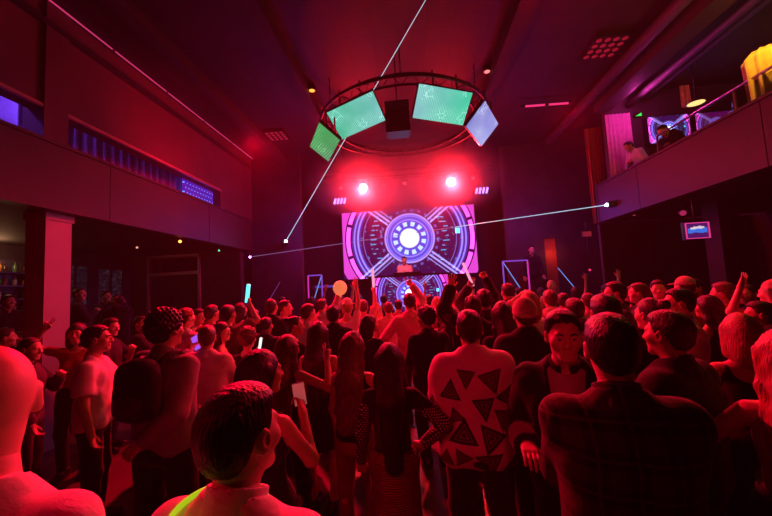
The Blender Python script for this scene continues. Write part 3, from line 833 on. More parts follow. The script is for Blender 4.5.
def led_panel(name, c, W, Hh, label, mat, oz=0.0, ox=0.0, rz=0.0, cat='screen', depth=.09, group=None, bez=.03):
    """upright panel facing -y; graphics centred ox,oz off the panel centre"""
    e = empty(name, c, rz, label, cat, group)
    f = MB().box((-W/2-bez, .004, -Hh/2-bez), (W/2+bez, depth, Hh/2+bez))
    for s in (-1, 1):
        f.box((s*(W/2+bez/2)-bez/2, -.008, -Hh/2-bez), (s*(W/2+bez/2)+bez/2, .01, Hh/2+bez)); f.box((-W/2, -.008, s*(Hh/2+bez/2)-bez/2), (W/2, .01, s*(Hh/2+bez/2)+bez/2))
    f.build('housing', MAT['plastic'], e)
    MB().box((-W/2-ox, -.004, -Hh/2-oz), (W/2-ox, .004, Hh/2-oz)).build('display', mat, e).location = (ox, 0, oz)
    return e
tl, trr, brr, bll = (at(*p, y=11.5) for p in ((343, 213), (475, 205), (478, 272), (343, 280)))
SW, SH = 4.47, 2.28; SC = (-.055, 11.5, 3.363)
led_panel('led_wall', SC, SW, SH, 'huge stage screen showing a glowing violet dial behind the disc jockey', gauge_mat('stage_dial', SW, SH, 1.5), oz=.14, ox=.04)
# ---- stage, booth
st = MB().box((-3.35, 10.0, 0), (3.8, 12.3, 1.1)).box((-3.38, 9.97, 1.0), (3.83, 10.02, 1.1))
struct(st, 'stage', MAT['black'])
bo = empty('dj_booth', (-.1, 10.25, 1.1), 0, 'box shaped booth with a dial screen on its front below the stage screen', 'booth')
MB().box((-1.2, -.02, 0), (1.2, .6, 1.10)).box((-1.25, -.06, 1.10), (1.25, .66, 1.15)).build('counter', MAT['black'], bo)
MB().box((-1.12, -.03, -.52), (1.12, -.02, .52)).build('display', gauge_mat('booth_dial', 2.24, 1.04, 1.3, .3), bo).location = (.02, 0, .57)
mx = empty('dj_mixer', (-.15, 10.45, 2.25), 0, 'low black mixing console on top of the booth', 'mixer')
MB().box((-.42, -.14, 0), (.42, .16, .07)).build('case', MAT['plastic'], mx)
for s in (-.28, .28): MB().lathe([(.11, .07), (.11, .082), (.03, .084)], (s, 0, 0), 20).build('jog_wheel', MAT['grey_metal'], mx)
kb = MB()
for i in range(5): kb.lathe([(.012, .07), (.01, .095)], (-.08+.04*i, .05, 0), 8)
kb.build('knob', MAT['grey_metal'], mx)
# ---- light frames at both sides of the stage
MAT['vtube'] = emit('violet_tube', (.32, .10, 1.0), .55); MAT['mtube'] = emit('magenta_tube', (1.0, .05, .65), .6)
def gate(c, w, z0, z1, label, diag):
    e = empty('light_frame', c, 0, label, 'frame')
    MB().tube([(-w/2, 0, z0), (-w/2, 0, z1)], .022, 8).build('post', MAT['mtube'] if diag > 0 else MAT['vtube'], e)
    MB().tube([(w/2, 0, z0), (w/2, 0, z1)], .022, 8).build('post', MAT['vtube'] if diag > 0 else MAT['mtube'], e)
    MB().tube([(-w/2, 0, z1), (w/2, 0, z1)], .020, 8).build('top_bar', MAT['vtube'], e)
    MB().tube([(-w/2*diag, 0, z0+.1), (w/2*diag, 0, z1)], .014, 8).build('brace', emit('blue_tube', (.15, .35, 1), .8), e)
    return e
gate((-2.92, 10.15, 1.1), .42, 0, 1.27, 'slim glowing frame with a diagonal tube on the left side of the stage', 1)
gate((2.98, 10.15, 1.1), .70, 0, 1.37, 'slim glowing frame with a diagonal tube on the right side of the stage', -1)
lb = light_bar((-3.1, 10.6, 2.02), (-2.4, 10.6, 2.02), .035, 'led_tube', emit('blue_bar', (.12, .10, 1), .35), 'blue horizontal light tube left of the stage screen, behind the frame')
for sx_ in (-.3, .3): MB().bar((sx_, 0, -.92), (sx_, 0, 0), .04).build('stand', MAT['steel'], lb)
# ---- hanging ring with four tilted screens
ring = empty('lighting_ring', (0, 7.4, 5.5), 0, 'round hanging truss ring above the dance floor carrying four tilted screens', 'truss')
RR = 1.81
MAT['ringm'] = surf('black_ring_paint', (.015, .013, .013), .5, .0)
circ = lambda r, z, n=64: [(r*cos(2*pi*i/n), r*sin(2*pi*i/n), z) for i in range(n)]
MB().tube(circ(RR, 0), .032, 10, True).build('outer_tube', MAT['ringm'], ring)
MB().tube(circ(RR-.28, .0), .026, 10, True).build('inner_tube', MAT['ringm'], ring)
MB().tube(circ(RR-.14, .12), .020, 10, True).build('upper_tube', MAT['ringm'], ring)
n = 28
for r1, z1 in ((RR, .12), (RR-.28, .12)):
    MB().tube([((r1 if i % 2 == 0 else RR-.14)*cos(pi*i/n), (r1 if i % 2 == 0 else RR-.14)*sin(pi*i/n), 0 if i % 2 == 0 else z1) for i in range(2*n)], .010, 6, True).build('lacing', MAT['black'], ring)
for i in range(6):
    a = 2*pi*(i+.5)/6; MB().tube([((RR-.14)*cos(a), (RR-.14)*sin(a), .12), ((RR-.14)*cos(a), (RR-.14)*sin(a), .72)], .012, 6).build('hanger', MAT['steel'], ring)
def screen_mat(name, ca, cb, cl, seed, strength, lines=30, bright=1.0):
    m, nt, bs = new_mat(name); v, x, y, z = ocoord(nt)
    g = noise(nt, v, 1.6, 2); t = (x*.9+.5+(g-.5)*.5).clamp()
    base = mixc(nt, t, ca, cb)
    sc = ((x*lines+y*2).fract()).lt(.24)*g.soft(.40, .55)
    vo = nt.nodes.new('ShaderNodeTexVoronoi'); vo.feature = 'DISTANCE_TO_EDGE'; vo.distance = 'MANHATTAN'; vo.inputs['Scale'].default_value = 6+seed
    nt.links.new(v, vo.inputs['Vector']); ed = X(nt, vo.outputs['Distance']).lt(.012)*noise(nt, v, 2.2+seed*.2, 1).gt(.60)*.8
    c1 = mixc(nt, sc*.62, base, cl)
    nt.links.new(mixc(nt, ed.mn(1.0), c1, tuple(min(1.6, c*1.9) for c in cl)), bs.inputs['Emission Color'])
    bs.inputs['Emission Strength'].default_value = strength; bs.inputs['Base Color'].default_value = (.01, .01, .01, 1); bs.inputs['Roughness'].default_value = .35
    return m
def hang_screen(P, label, mat):
    P = [Vector(p) for p in P]; c = sum(P, Vector())/4
    ex = ((P[1]-P[0])+(P[2]-P[3])).normalized(); ey = ((P[0]-P[3])+(P[1]-P[2])); ez = ex.cross(ey).normalized(); ey = ez.cross(ex)
    w = ((P[1]-P[0]).length+(P[2]-P[3]).length)/2
    e = empty('tilted_screen', c, 0, label, 'screen', 'tilted screens on the hanging ring')
    Rm = Matrix((ex, ey, ez)).transposed(); e.rotation_euler = Rm.to_euler()
    L = [Rm.transposed() @ (p-c) for p in P]; L = [Vector((p.x, p.y, 0)) for p in L]
    MB().quadslab([p*1.03 for p in L], (0, 0, -.06)).build('housing', MAT['plastic'], e)
    MB().quadslab([p+Vector((0, 0, .012)) for p in L], (0, 0, -.008)).build('display', mat, e)
    tp = (L[0]+L[1])/2; d = Rm.transposed() @ Vector((0, 0, 1))
    for k in (.25, .75):
        q = L[0].lerp(L[1], k)*.9; MB().bar(q+Vector((0, 0, -.05)), q+Vector((0, 0, -.05))+d*.32, .025).build('bracket', MAT['steel'], e)
    return e
S1 = [(-1.46, 5.69, 4.85), (-1.16, 5.95, 4.62), (-1.56, 6.71, 4.54), (-1.86, 6.45, 4.77)]
S2 = [(-1.41, 6.07, 5.22), (-.51, 5.82, 5.41), (-.34, 6.33, 5.11), (-1.24, 6.58, 4.92)]
S3 = [(.32, 5.83, 5.47), (1.30, 6.17, 5.40), (1.15, 6.57, 4.99), (.18, 6.23, 5.06)]
S4 = [(1.41, 5.76, 5.01), (1.81, 6.53, 4.94), (1.49, 6.64, 4.57), (1.08, 5.87, 4.64)]
hang_screen(S1, 'small deep green tilted screen at the left end of the hanging ring', screen_mat('screen_green', (.03, .42, .10), (.06, .22, .10), (.22, .75, .35), 1, 1.0, 22))
hang_screen(S2, 'turquoise tilted screen with fine stripes, left of the ring centre', screen_mat('screen_teal', (.03, .48, .28), (.13, .50, .48), (.45, .95, .85), 2, 1.05))
hang_screen(S3, 'mint green tilted screen with white circuit lines, right of the ring centre', screen_mat('screen_mint', (.20, .52, .55), (.02, .58, .33), (.5, 1.0, .85), 3, 1.05))
hang_screen(S4, 'pale violet blue tilted screen at the right end of the hanging ring', screen_mat('screen_violet', (.18, .22, .60), (.32, .34, .78), (.8, .85, 1.0), 4, 1.05, 14))
# hung speaker cluster at the front of the ring
sp = empty('speaker_cluster', (-.10, 6.15, 4.72), 0, 'black hung speaker cluster between the two middle tilted screens', 'speaker')
for k in range(3):
    b = MB().box((-.22, -.14, .20*k), (.22, .18, .20*k+.185)).build('cabinet', MAT['plastic'], sp)
    MB().box((-.20, -.152, .20*k+.02), (.20, -.14, .20*k+.165)).build('grille', MAT['steel'], b)
MB().tube([(0, 0, .585), (0, 0, 1.48)], .012, 6).build('chain', MAT['steel'], sp)
# ---- front truss with lamps
TY, TZ = 9.55, 5.02
tr = empty('truss_bar', (0, TY, TZ), 0, 'straight truss above the stage edge carrying the two bright red lamps', 'truss')
for dy, dz, nm in ((-.12, 0, 'chord'), (.12, 0, 'chord'), (0, .2, 'chord')): MB().tube([(-2.35, dy, dz), (2.35, dy, dz)], .024, 8).build(nm, MAT['steel'], tr)
for dy in (-.12, .12):
    MB().tube([(-2.3+.1*i, dy*(1-i % 2), .2*(i % 2)) for i in range(47)], .009, 6).build('lacing', MAT['steel'], tr)
for x in (-2.0, 2.0): MB().tube([(x, 0, .2), (x, 0, 1.17)], .010, 6).build('hanger', MAT['steel'], tr)
MAT['redlens'] = emit('red_hot_lens', (1, .17, .20), 45)
MAT['dimlens'] = emit('red_dim_lens', (1, .05, .06), 2.2)
def moving_head(c, aim, label, lens, s=1.0, cat='stage light', group=None, top=None, name='moving_head_light'):
    e = empty(name, c, 0, label, cat, group)
    R = aimM(aim).to_4x4()
    MB().lathe([(.05*s, -.17*s), (.085*s, -.12*s), (.10*s, .08*s), (.115*s, .10*s)], (0, 0, 0), 20, R).build('head', MAT['plastic'], e)
    MB().lathe([(.098*s, .101*s), (.098*s, .106*s), (.04*s, .112*s)], (0, 0, 0), 20, R).build('lens', lens, e)
    hh = top if top else .28*s
    y = MB()
    for k in (-1, 1): y.bar((k*.135*s, 0, -.02*s), (k*.135*s, 0, hh-.06*s), .03*s, .05*s)
    y.bar((-.15*s, 0, hh-.06*s), (.15*s, 0, hh-.06*s), .05*s); y.build('yoke', MAT['plastic'], e)
    MB().box((-.10*s, -.08*s, hh-.06*s), (.10*s, .08*s, hh)).build('base', MAT['plastic'], e)
    return e
def pt(name, loc, col, watt, r=.1, typ='POINT', **k):
    l = bpy.data.lights.new(name, typ); l.energy = watt; l.color = col
    if typ == 'AREA': l.size = k.get('size', 1); l.shape = 'RECTANGLE'; l.size_y = k.get('size_y', l.size)
    else: l.shadow_soft_size = r
    if typ == 'SPOT': l.spot_size = radians(k.get('cone', 60)); l.spot_blend = k.get('blend', .5)
    o = bpy.data.objects.new(name, l); COL.objects.link(o); o.location = [float(c) for c in loc]
    if 'to' in k: o.rotation_euler = (Vector(loc)-Vector(k['to'])).to_track_quat('Z', 'Y').to_euler()
    return o
LA, LB = (-1.25, TY, 4.76), (1.23, TY, 4.75)
for c, w in ((LA, 'left'), (LB, 'right')):
    moving_head(c, (-c[0]*.1, -1, -.25), 'blazing red moving head lamp, %s of the two brightest above the stage' % w, MAT['redlens'], 1.15, group='bright lamps on the stage truss', top=.245)
for px, py, w in ((341, 190, 'far left end of the stage truss'), (384, 190, 'truss just right of the left blazing lamp'), (405, 191, 'middle of the stage truss'), (431, 190, 'truss just left of the right blazing lamp'), (473, 182, 'far right end of the stage truss')):
    p = at(px, py, y=TY); p[2] = TZ-.17
    moving_head(tuple(p), (0, -.5, -.7), 'small dim red lamp on the '+w, MAT['dimlens'], .55, group='small lamps on the stage truss', top=.15, name='par_can_light')
MAT['uv'] = emit('violet_strip', (.45, .25, 1.0), 2.6)
for px, py, w in ((340, 201, 'left'), (482, 190.5, 'right')):
    p = at(px, py, y=TY-.02); e = empty('strip_blinder', p, radians(0), 'small violet blinder of four slanted strips below the %s end of the truss' % w, 'stage light', 'violet blinders under the truss')
    MB().box((-.21, .01, -.10), (.21, .07, .10)).build('housing', MAT['plastic'], e)
    for i in range(4): MB().bar((-.15+.095*i-.02, 0, -.08), (-.15+.095*i+.025, 0, .08), .05, .02, up=(0, 1, 0)).build('strip', MAT['uv'], e)
    MB().tube([(0, .04, .10), (0, .04, TZ-p[2])], .012, 6).build('hanger', MAT['steel'], e)
# ceiling lamp grids
def grid_lamp(c, n, pitch, label, lens, rz):
    e = empty('lamp_grid', c, rz, label, 'ceiling light'); w = n*pitch/2+.02
    MB().box((-w, -w, -.03), (w, w, .04)).build('tray', MAT['plastic'], e)
    for i in range(n):
        for j in range(n): MB().lathe([(pitch*.33, -.032), (pitch*.33, -.04), (pitch*.2, -.045)], ((i-(n-1)/2)*pitch, (j-(n-1)/2)*pitch, 0), 10).build('lamp', lens, e)
MAT['gridlens'] = emit('red_grid_lens', (1, .02, .06), .26)
grid_lamp((3.80, 6.33, 6.15), 4, .15, 'square grid of dim red lamps on the ceiling, right of the hanging screens', MAT['gridlens'], 0)
MAT['gridlens2'] = emit('red_grid_lens_dim', (1, .03, .10), .3)
grid_lamp((-3.42, 8.72, 6.15), 4, .13, 'square grid of dim red lamps on the ceiling above the left wall', MAT['gridlens2'], 0)
for (px, py), col, s, lab in (((312, 90), (1, .25, .03), 3.0, 'small orange downlight on the ceiling left of the hanging screens'), ((487, 71), (1, .22, .22), 1.4, 'small pale pink downlight on the ceiling above the right tilted screen')):
    p = at(px, py, z=6.1); e = empty('downlight', (p[0], p[1], 6.1), 0, lab, 'ceiling light')
    MB().lathe([(.07, .1), (.085, 0), (.085, -.01), (.06, -.012)], n=16).build('housing', MAT['plastic'], e)
    MB().lathe([(.058, -.013), (.05, -.022), (.01, -.026)], n=16).build('lens', emit('downlight_lens', col, s), e)
# small lights under the balconies
def mini(px, py, x, col, s, label, r=.03):
    p = at(px, py, x=x); e = empty('spotlight', p, 0, label, 'spotlight')
    R = aimM((.5, -.8, -.2) if x < 0 else (-.5, -.8, -.2)).to_4x4()
    MB().lathe([(r*.8, -.14), (r*1.3, -.1), (r*1.35, 0)], n=12, M=R).build('can', MAT['plastic'], e)
    MB().lathe([(r, .001), (r*.7, .012)], n=12, M=R).build('lens', emit('mini_lens', col, s), e)
    MB().tube([(0, 0, .02), (0, 0, 3.2-p[2])], .009, 6).build('stem', MAT['steel'], e); return p
mini(180, 241.5, -4.9, (1, .18, .03), 9, 'small orange spotlight under the left balcony edge')
mini(137, 247.5, -6.2, (1, .35, .25), 1.5, 'faint warm spotlight under the left balcony, nearer than the orange one', .022)
mini(219, 250.5, -4.9, (.05, .9, .3), 2, 'tiny green spotlight under the left balcony end', .022)
mini(634, 214, 4.9, (1, .08, .2), .5, 'dim pink spotlight under the right balcony edge', .04)
mini(683, 213, 5.0, (1, .05, .25), .35, 'dim magenta spotlight under the right balcony beside the hanging television', .05)
mini(590, 270, 4.6, (1, .05, .22), .8, 'small pink lamp low at the far end of the right aisle', .03)
# lasers
MAT['laser'] = emit('cyan_laser', (.50, .82, 1.0), .95); MAT['laser2'] = emit('violet_laser', (.55, .35, .9), .38); MAT['laserlens'] = emit('laser_source', (.65, .85, 1), 40); MAT['blue_laser'] = emit('blue_laser', (.12, .32, 1), .8)
def laser(a, b, r, mat, label, r2=None):
    a, b = Vector([float(q) for q in a]), Vector([float(q) for q in b])
    o = MB().tube([(0, 0, 0), b-a], [r, r2 or r], 6).build('laser_beam', mat); o.location = a; return tag(o, label, 'laser beam')
def projector(c, d, label, stem):
    e = empty('laser_projector', c, 0, label, 'laser'); R = aimM(d).to_4x4()
    MB().box((-.09, -.06, -.25), (.09, .06, -.02), R).build('case', MAT['plastic'], e)
    MB().lathe([(.034, -.02), (.034, 0), (.02, .012)], n=14, M=R).build('lens', MAT['laserlens'], e)
    MB().bar((0, 0, 0) if stem is None else Vector(stem)*.1, Vector(stem), .03).build('bracket', MAT['steel'], e)
a = at(286, 241, y=9.9); b = at(436, -18, z=6.15); d = b-a
projector(a, d, 'laser projector on the left stage wall sending a beam to the ceiling', (-.1, .4, -.06))
laser(a, b, .010, MAT['laser'], 'pale laser beam rising steeply across the hanging screens to the ceiling', .005)
a = at(606, 205, x=4.42); b = at(250, 257, x=-4.70)
projector(a, b-a, 'laser projector on the right balcony front with a bright blue white glint', (.15, .0, .02))
laser(a, a+(b-a)*.36, .009, MAT['laser'], 'cyan laser beam running level from the right balcony towards the stage', .008)
laser(a+(b-a)*.36, b, .008, MAT['laser2'], 'fainter far half of the level laser beam in front of the stage screen', .007)
MAT['vlens'] = emit('violet_source', (.7, .3, 1), 22)
e = empty('laser_receiver', b, 0, 'small violet glinting light on the far end of the left balcony', 'spotlight')
MB().lathe([(.035, -.05), (.035, 0)], n=12, M=aimM((.7, -.7, 0)).to_4x4()).build('can', MAT['plastic'], e); MB().lathe([(.03, .001), (.018, .012)], n=12, M=aimM((.7, -.7, 0)).to_4x4()).build('lens', MAT['vlens'], e)
MB().tube([(0, 0, 0), (0, 0, .2)], .01, 6).build('stem', MAT['steel'], e)
laser(at(558, 268, y=9.8), at(584, 299, y=9.2), .011, MAT['blue_laser'], 'short blue laser beam slanting down right of the stage')
laser(at(268, 302, y=9.9), at(280, 282, y=9.9), .009, emit('dim_violet_laser', (.5, .1, .7), .3), 'short dim violet beam slanting up left of the stage')
# ---- right lounge: screens, curtains, rail, lamps
gm = gauge_mat('lounge_dial_blue', .93, .64, 1.5); gm2 = gauge_mat('lounge_dial_violet', .95, .64, 1.3, .9)
c1 = (at(648, 116, y=8)+at(694, 140, y=8))/2; c2 = (at(696, 112.5, y=8)+at(742, 136, y=8))/2
led_panel('lounge_screen', (c1[0], 8.05, c1[2]), .91, .62, 'lounge screen with a blue dial on the upper right, left of the pair', gm, bez=.015, depth=.148, group='lounge dial screens')
led_panel('lounge_screen', (c2[0]+.02, 8.05, c2[2]), .91, .62, 'lounge screen with a violet dial on the upper right, right of the pair', gm2, bez=.015, depth=.148, group='lounge dial screens')
wavy_curtain((at(609, 150, y=8.12)[0], 8.12), (at(634, 150, y=8.12)[0], 8.12), 3.37, 5.66, .03, 6, 'curtain', curtain_mat('magenta_curtain', (.75, .35, .6)), 'narrow pleated curtain lit magenta at the far end of the right balcony')
wavy_curtain((4.52, 8.7), (4.86, 8.62), 3.2, 5.6, .03, 5, 'curtain', curtain_mat('red_curtain', (.4, .06, .06)), 'dull red pleated curtain behind the end of the right balcony front')
ex = empty('exit_light', at(637, 115, y=8.14), 0, 'tiny green exit light above the magenta curtain', 'sign')
MB().box((-.05, 0, -.04), (.12, .06, .06)).build('housing', MAT['plastic'], ex); MB().add([(-.04, -.006, -.03), (.10, -.006, -.03), (.10, -.006, .05)], [(0, 1, 2)]).build('lit_panel', emit('exit_green', (.02, .8, .1), 1.2), ex)
MAT['gold'] = curtain_mat('gold_drape', (.85, .6, .2))
def drape(px, py0, py1, y, w, label):
    a, b = at(px, py0, y=y), at(px, py1, y=y); z0, z1 = 3.36, a[2]
    n = 48; mb = MB(); vs = []
    for z, k in ((z0, 1.1), (z1-.5*(z1-z0), .9), (z1-.1, 1.0), (z1, .6)):
        for i in range(n):
            t = 2*pi*i/n; r = w*k*(1+.16*sin(9*t)); vs.append((r*cos(t), r*sin(t), z-z0))
    fs = [(i+n*j, (i+1) % n+n*j, (i+1) % n+n*(j+1), i+n*(j+1)) for j in range(3) for i in range(n)]; fs.append(tuple(n*3+i for i in range(n)))
    mb.add(vs, fs, True); o = mb.build('draped_column', MAT['gold']); o.location = (float(a[0]), float(y), z0); return tag(o, label, 'drape', 'gold drapes on the right balcony'), a
dA = drape(764, 50, 100, 4.7, .20, 'large gold draped column lit yellow at the top right corner')

p0, p1 = at(680, 80, y=8.1), at(692, 106, y=8.1)
wavy_curtain((p0[0], 8.12), (p1[0], 8.12), p1[2], p0[2], .03, 4, 'wall_drape', MAT['gold'], 'small gold drape on the lounge wall above the dial screens', 'drape')
dB = (None, (p0+p1)/2)
e = empty('table_lamp', at(696, 103, y=7.0), 0, 'small flat warm lamp hanging above the lounge screens', 'lamp')
MB().lathe([(.16, 0), (.15, .03), (.02, .09)], n=20).build('shade', MAT['plastic'], e); MB().lathe([(.14, -.004), (.05, -.012)], n=20).build('lens', emit('warm_lens', (1, .65, .2), 1.4), e)
MB().tube([(0, 0, .08), (0, 0, H-e.location[2])], .008, 6).build('cord', MAT['plastic'], e)
rl = empty('balcony_railing', (4.64, 2.6, 4.10), 0, 'glass railing with a thin handrail on the right balcony', 'railing')
MB().tube([(0, -3.7, .33), (0, 3.9, .33)], .02, 8).build('handrail', surf('copper_rail', (.6, .35, .3), .3, .9), rl)
for i in range(6):
    y = -3.7+7.6*i/5; MB().bar((0, y, 0), (0, y, .33), .025).build('post', MAT['steel'], rl)
    if i < 5: MB().box((-.006, y+.05, .03), (.006, y+1.47, .28)).build('glass_pane', MAT['glass'], rl)
# television under the right balcony
m, nt, bs = new_mat('tv_picture'); v, x, y, z = ocoord(nt)
inner = x.abs().lt(.14)*z.abs().lt(.045+0*1); n = noise(nt, v, 9, 2)
fr_ = ((x.abs().gt(.165))+(z.abs().gt(.12))).clamp()
wv = (z+.25*x*0-(n-.5)*.10).abs().lt(.045)*x.abs().lt(.15); wh = (z-.05-(n-.5)*.12).abs().lt(.016)*x.abs().lt(.11)
c0 = mixc(nt, fr_, (.10, .01, .16), (1.0, .06, .35)); c0 = mixc(nt, wv, c0, (.05, .22, 1.0)); c0 = mixc(nt, wh, c0, (1.0, .8, .9))
nt.links.new(c0, bs.inputs['Emission Color']); bs.inputs['Emission Strength'].default_value = .75; bs.inputs['Base Color'].default_value = (.01, .01, .01, 1)
p = (at(684, 222, y=6)+at(711, 239, y=6))/2
tv = led_panel('television', p, .39, .27, 'small hanging television glowing pink and blue under the right balcony', m, cat='television', bez=.012, depth=.06)
MB().tube([(0, .04, .14), (0, .04, 3.2-p[2])], .014, 8).build('mount', MAT['steel'], tv)
p = at(587, 234, y=8.4); s2 = empty('wall_sign', (p[0], 8.4, p[2]), 0, 'small dim pink lit panel at the far end of the right aisle', 'sign')
MB().box((-.11, 0, -.07), (.11, .05, .07)).build('housing', MAT['plastic'], s2); MB().box((-.10, -.006, -.06), (.10, 0, .06)).build('lit_panel', emit('dim_pink', (1, .04, .12), .22), s2)
MB().tube([(0, .03, .07), (0, .03, 3.2-p[2])], .012, 6).build('mount', MAT['steel'], s2)
struct(MB().box((5.6, 6.6, 0), (5.95, 6.95, 3.2)), 'column_right', MAT['wall'])
struct(MB().box((4.75, 8.9, 0), (8.3, 9.0, 3.2)), 'wall_aisle_right', MAT['wall'])
# ---- back bar on the left
bb = empty('back_bar', (-8.0, 5.95, .42), 0, 'tall back bar shelving with rows of warm lit bottles at the far left', 'shelving')
MB().box((-.28, -.72, 0), (-.24, .72, 2.45)).build('back_panel', surf('bar_back', (.10, .08, .09), .3), bb)
for k in range(4): MB().box((-.24, -.70, 1.36+.27*k), (.02, .70, 1.385+.27*k)).build('shelf', MAT['steel'], bb)
for s in (-.72, .72): MB().box((-.26, s-.02, 0), (.03, s+.02, 2.45)).build('side_panel', MAT['black'], bb)
MB().box((-.24, -.70, 0), (.15, .70, .95)).build('counter', MAT['black'], bb)
BM = [surf('amber_glass', (.55, .25, .05), .1), surf('green_glass', (.06, .2, .08), .1), surf('clear_glass_bottle', (.55, .5, .45), .08), surf('dark_glass', (.06, .03, .02), .1)]
cols = ['amber', 'dark green', 'clear', 'dark brown']
rows = ['lowest', 'second', 'third', 'top']
prof = [(.036, 0), (.038, .01), (.038, .13), (.014, .17), (.013, .215), (.016, .217), (.016, .225)]
bp = MB().lathe(prof, n=12); first = None
for k in range(4):
    for j in range(9):
        i = (k*3+j*2+j//3) % 4
        if first is None: o = bp.build('bottle', BM[0]); first = o
        else: o = first.copy(); COL.objects.link(o)
        o.material_slots[0].link = 'OBJECT'; o.material_slots[0].material = BM[i]
        o.location = (-8.07+.04*((j*7) % 3-1), 5.95-.6+.15*j, .42+1.386+.27*k); o.scale = (1, 1, .85+.1*((j*5+k) % 3-1))
        tag(o, '%s bottle standing on the %s shelf of the back bar' % (cols[i], rows[k]), 'bottle', '%s bottles on the %s back bar shelf' % (cols[i], rows[k]))
# ------------------------------------------------------------------ lights
LRED = (1.0, .012, .022)
for c, w in ((LA, 2300), (LB, 2300)):
    pt('truss_lamp', (c[0], TY-.24, 4.69), LRED, w, .10, 'SPOT', to=(c[0]*.5, TY-5, 1.2), cone=96, blend=.9); pt('truss_lamp_spill', (c[0], TY-.30, 4.66), LRED, w*.19, .08)
pt('crowd_wash_left', (-3.6, 7.6, 5.5), RED, 4200, .12, 'SPOT', to=(-.6, 3.2, 1.2), cone=80, blend=.8)
pt('crowd_wash_right', (3.6, 7.2, 5.5), RED, 1500, .15, 'SPOT', to=(.8, 3.2, 1.2), cone=80, blend=.8)
pt('rear_wash', (-.6, -1.8, 5.6), RED, 14, .3, 'SPOT', to=(-.2, 4.2, .6), cone=62, blend=.8)
pt('mid_wash', (.2, -.4, 5.9), RED, 300, .2, 'SPOT', to=(-.1, 5.9, 1.3), cone=28, blend=.9)
pt('door_fill', ((q0+q1)/2, 10.6, qz-.5), (1, .10, .03), 5, .05)  # point added in front of the doorway to stand for light inside
pt('rear_mid', (-.2, -1.6, 4.6), RED, 125, .12, 'SPOT', to=(.12, 2.35, 1.05), cone=21, blend=.7)
pt('rear_left', (-2.6, -.9, 3.9), RED, 95, .12, 'SPOT', to=(-1.05, .85, 1.7), cone=24, blend=.6)
pt('column_spot', (-2.6, 4.6, 3.9), RED, 125, .08, 'SPOT', to=(-4.95, 4.45, 2.4), cone=34, blend=.5)
pt('bulkhead_wash', (-3.3, 6.4, 4.4), RED, 140, .2, 'SPOT', to=(-4.9, 6.7, 5.2), cone=110, blend=1)
pt('ceiling_wash', (2.2, 4.2, 4.4), RED, 260, .3, 'SPOT', to=(3.0, 5.4, 6.2), cone=120, blend=1)
pt('lounge_violet', (-6.2, 6.0, 5.9), (.25, .07, 1), 110, .2); pt('lounge_violet_near', (-6.0, 2.9, 5.7), (.25, .07, 1), 110, .2)
pt('lounge_magenta', (5.05, 7.5, 5.7), (1, .05, .55), 22, .08)
pt('gold_near', (float(dA[1][0])-.40, 4.30, float(dA[1][2])+.15), (1, .50, .05), 26, .05); pt('gold_far', (float(dB[1][0])-.1, 7.8, float(dB[1][2])+.3), (1, .50, .05), 26, .05)
pt('stage_violet_left', (-2.9, 9.3, 3.6), (.35, .05, 1), 42, .2); pt('stage_violet_right', (3.3, 9.5, 3.6), (.30, .06, 1), 42, .2)
pt('dj_fill', (-.25, 10.40, 2.75), (1, .6, .65), 2.5, .04)  # unseen fill added to brighten the disc jockey's white shirt
pt('bar_glow', (-7.9, 5.95, 2.95), (1, .5, .25), 9, .15)
w = bpy.data.worlds.new('club_dark'); scene.world = w; w.use_nodes = True
w.node_tree.nodes['Background'].inputs[0].default_value = (.02, .0, .002, 1); w.node_tree.nodes['Background'].inputs[1].default_value = .2
# thin haze in the whole hall
nt = w.node_tree; vs = nt.nodes.new('ShaderNodeVolumeScatter'); vs.inputs['Density'].default_value = .0024; vs.inputs['Anisotropy'].default_value = .25
nt.links.new(vs.outputs[0], nt.nodes['World Output'].inputs['Volume'])
m = bpy.data.materials.new('stage_smoke'); m.use_nodes = True; nt = m.node_tree; nt.nodes.clear()
out = nt.nodes.new('ShaderNodeOutputMaterial'); vs = nt.nodes.new('ShaderNodeVolumeScatter'); vs.inputs['Anisotropy'].default_value = .2
v, x, y, z = ocoord(nt); rr = (x*x*(1/9.6)+y*y*(1/1.7)+z*z*(1/1.7)).sqrt(); nn = noise(nt, v, 1.1, 2)
lobe = None
for cx in (-1.25, 1.23):
    q = x-cx; l_ = (1.0-(q*q+y*y+(z+.12)*(z+.12)).sqrt()*(1/1.15)).clamp().pow(2.2)*1.7; lobe = l_ if lobe is None else lobe+l_  # smoke thickened round each bright lamp to shape its halo
dn = ((1.0-rr).clamp().pow(1.2)*1.5+lobe)*(nn*1.1+.15)
nt.links.new(dn.v, vs.inputs['Density']); nt.links.new(vs.outputs[0], out.inputs['Volume'])
o = MB().box((-3.1, -1.32, -1.32), (2.6, 1.32, 1.30)).build('stage_smoke', m); o.location = (0, 9.35, 4.88); tag(o, 'red lit smoke drifting around the lamps of the stage truss', 'smoke', kind='stuff')
scene.cycles.volume_bounces = 0; scene.cycles.max_bounces = 6; scene.cycles.use_denoising = True
vsx = scene.view_settings; vsx.view_transform = 'Standard'; vsx.look = 'None'; vsx.gamma = 1; vsx.use_curve_mapping = False; vsx.exposure = 0
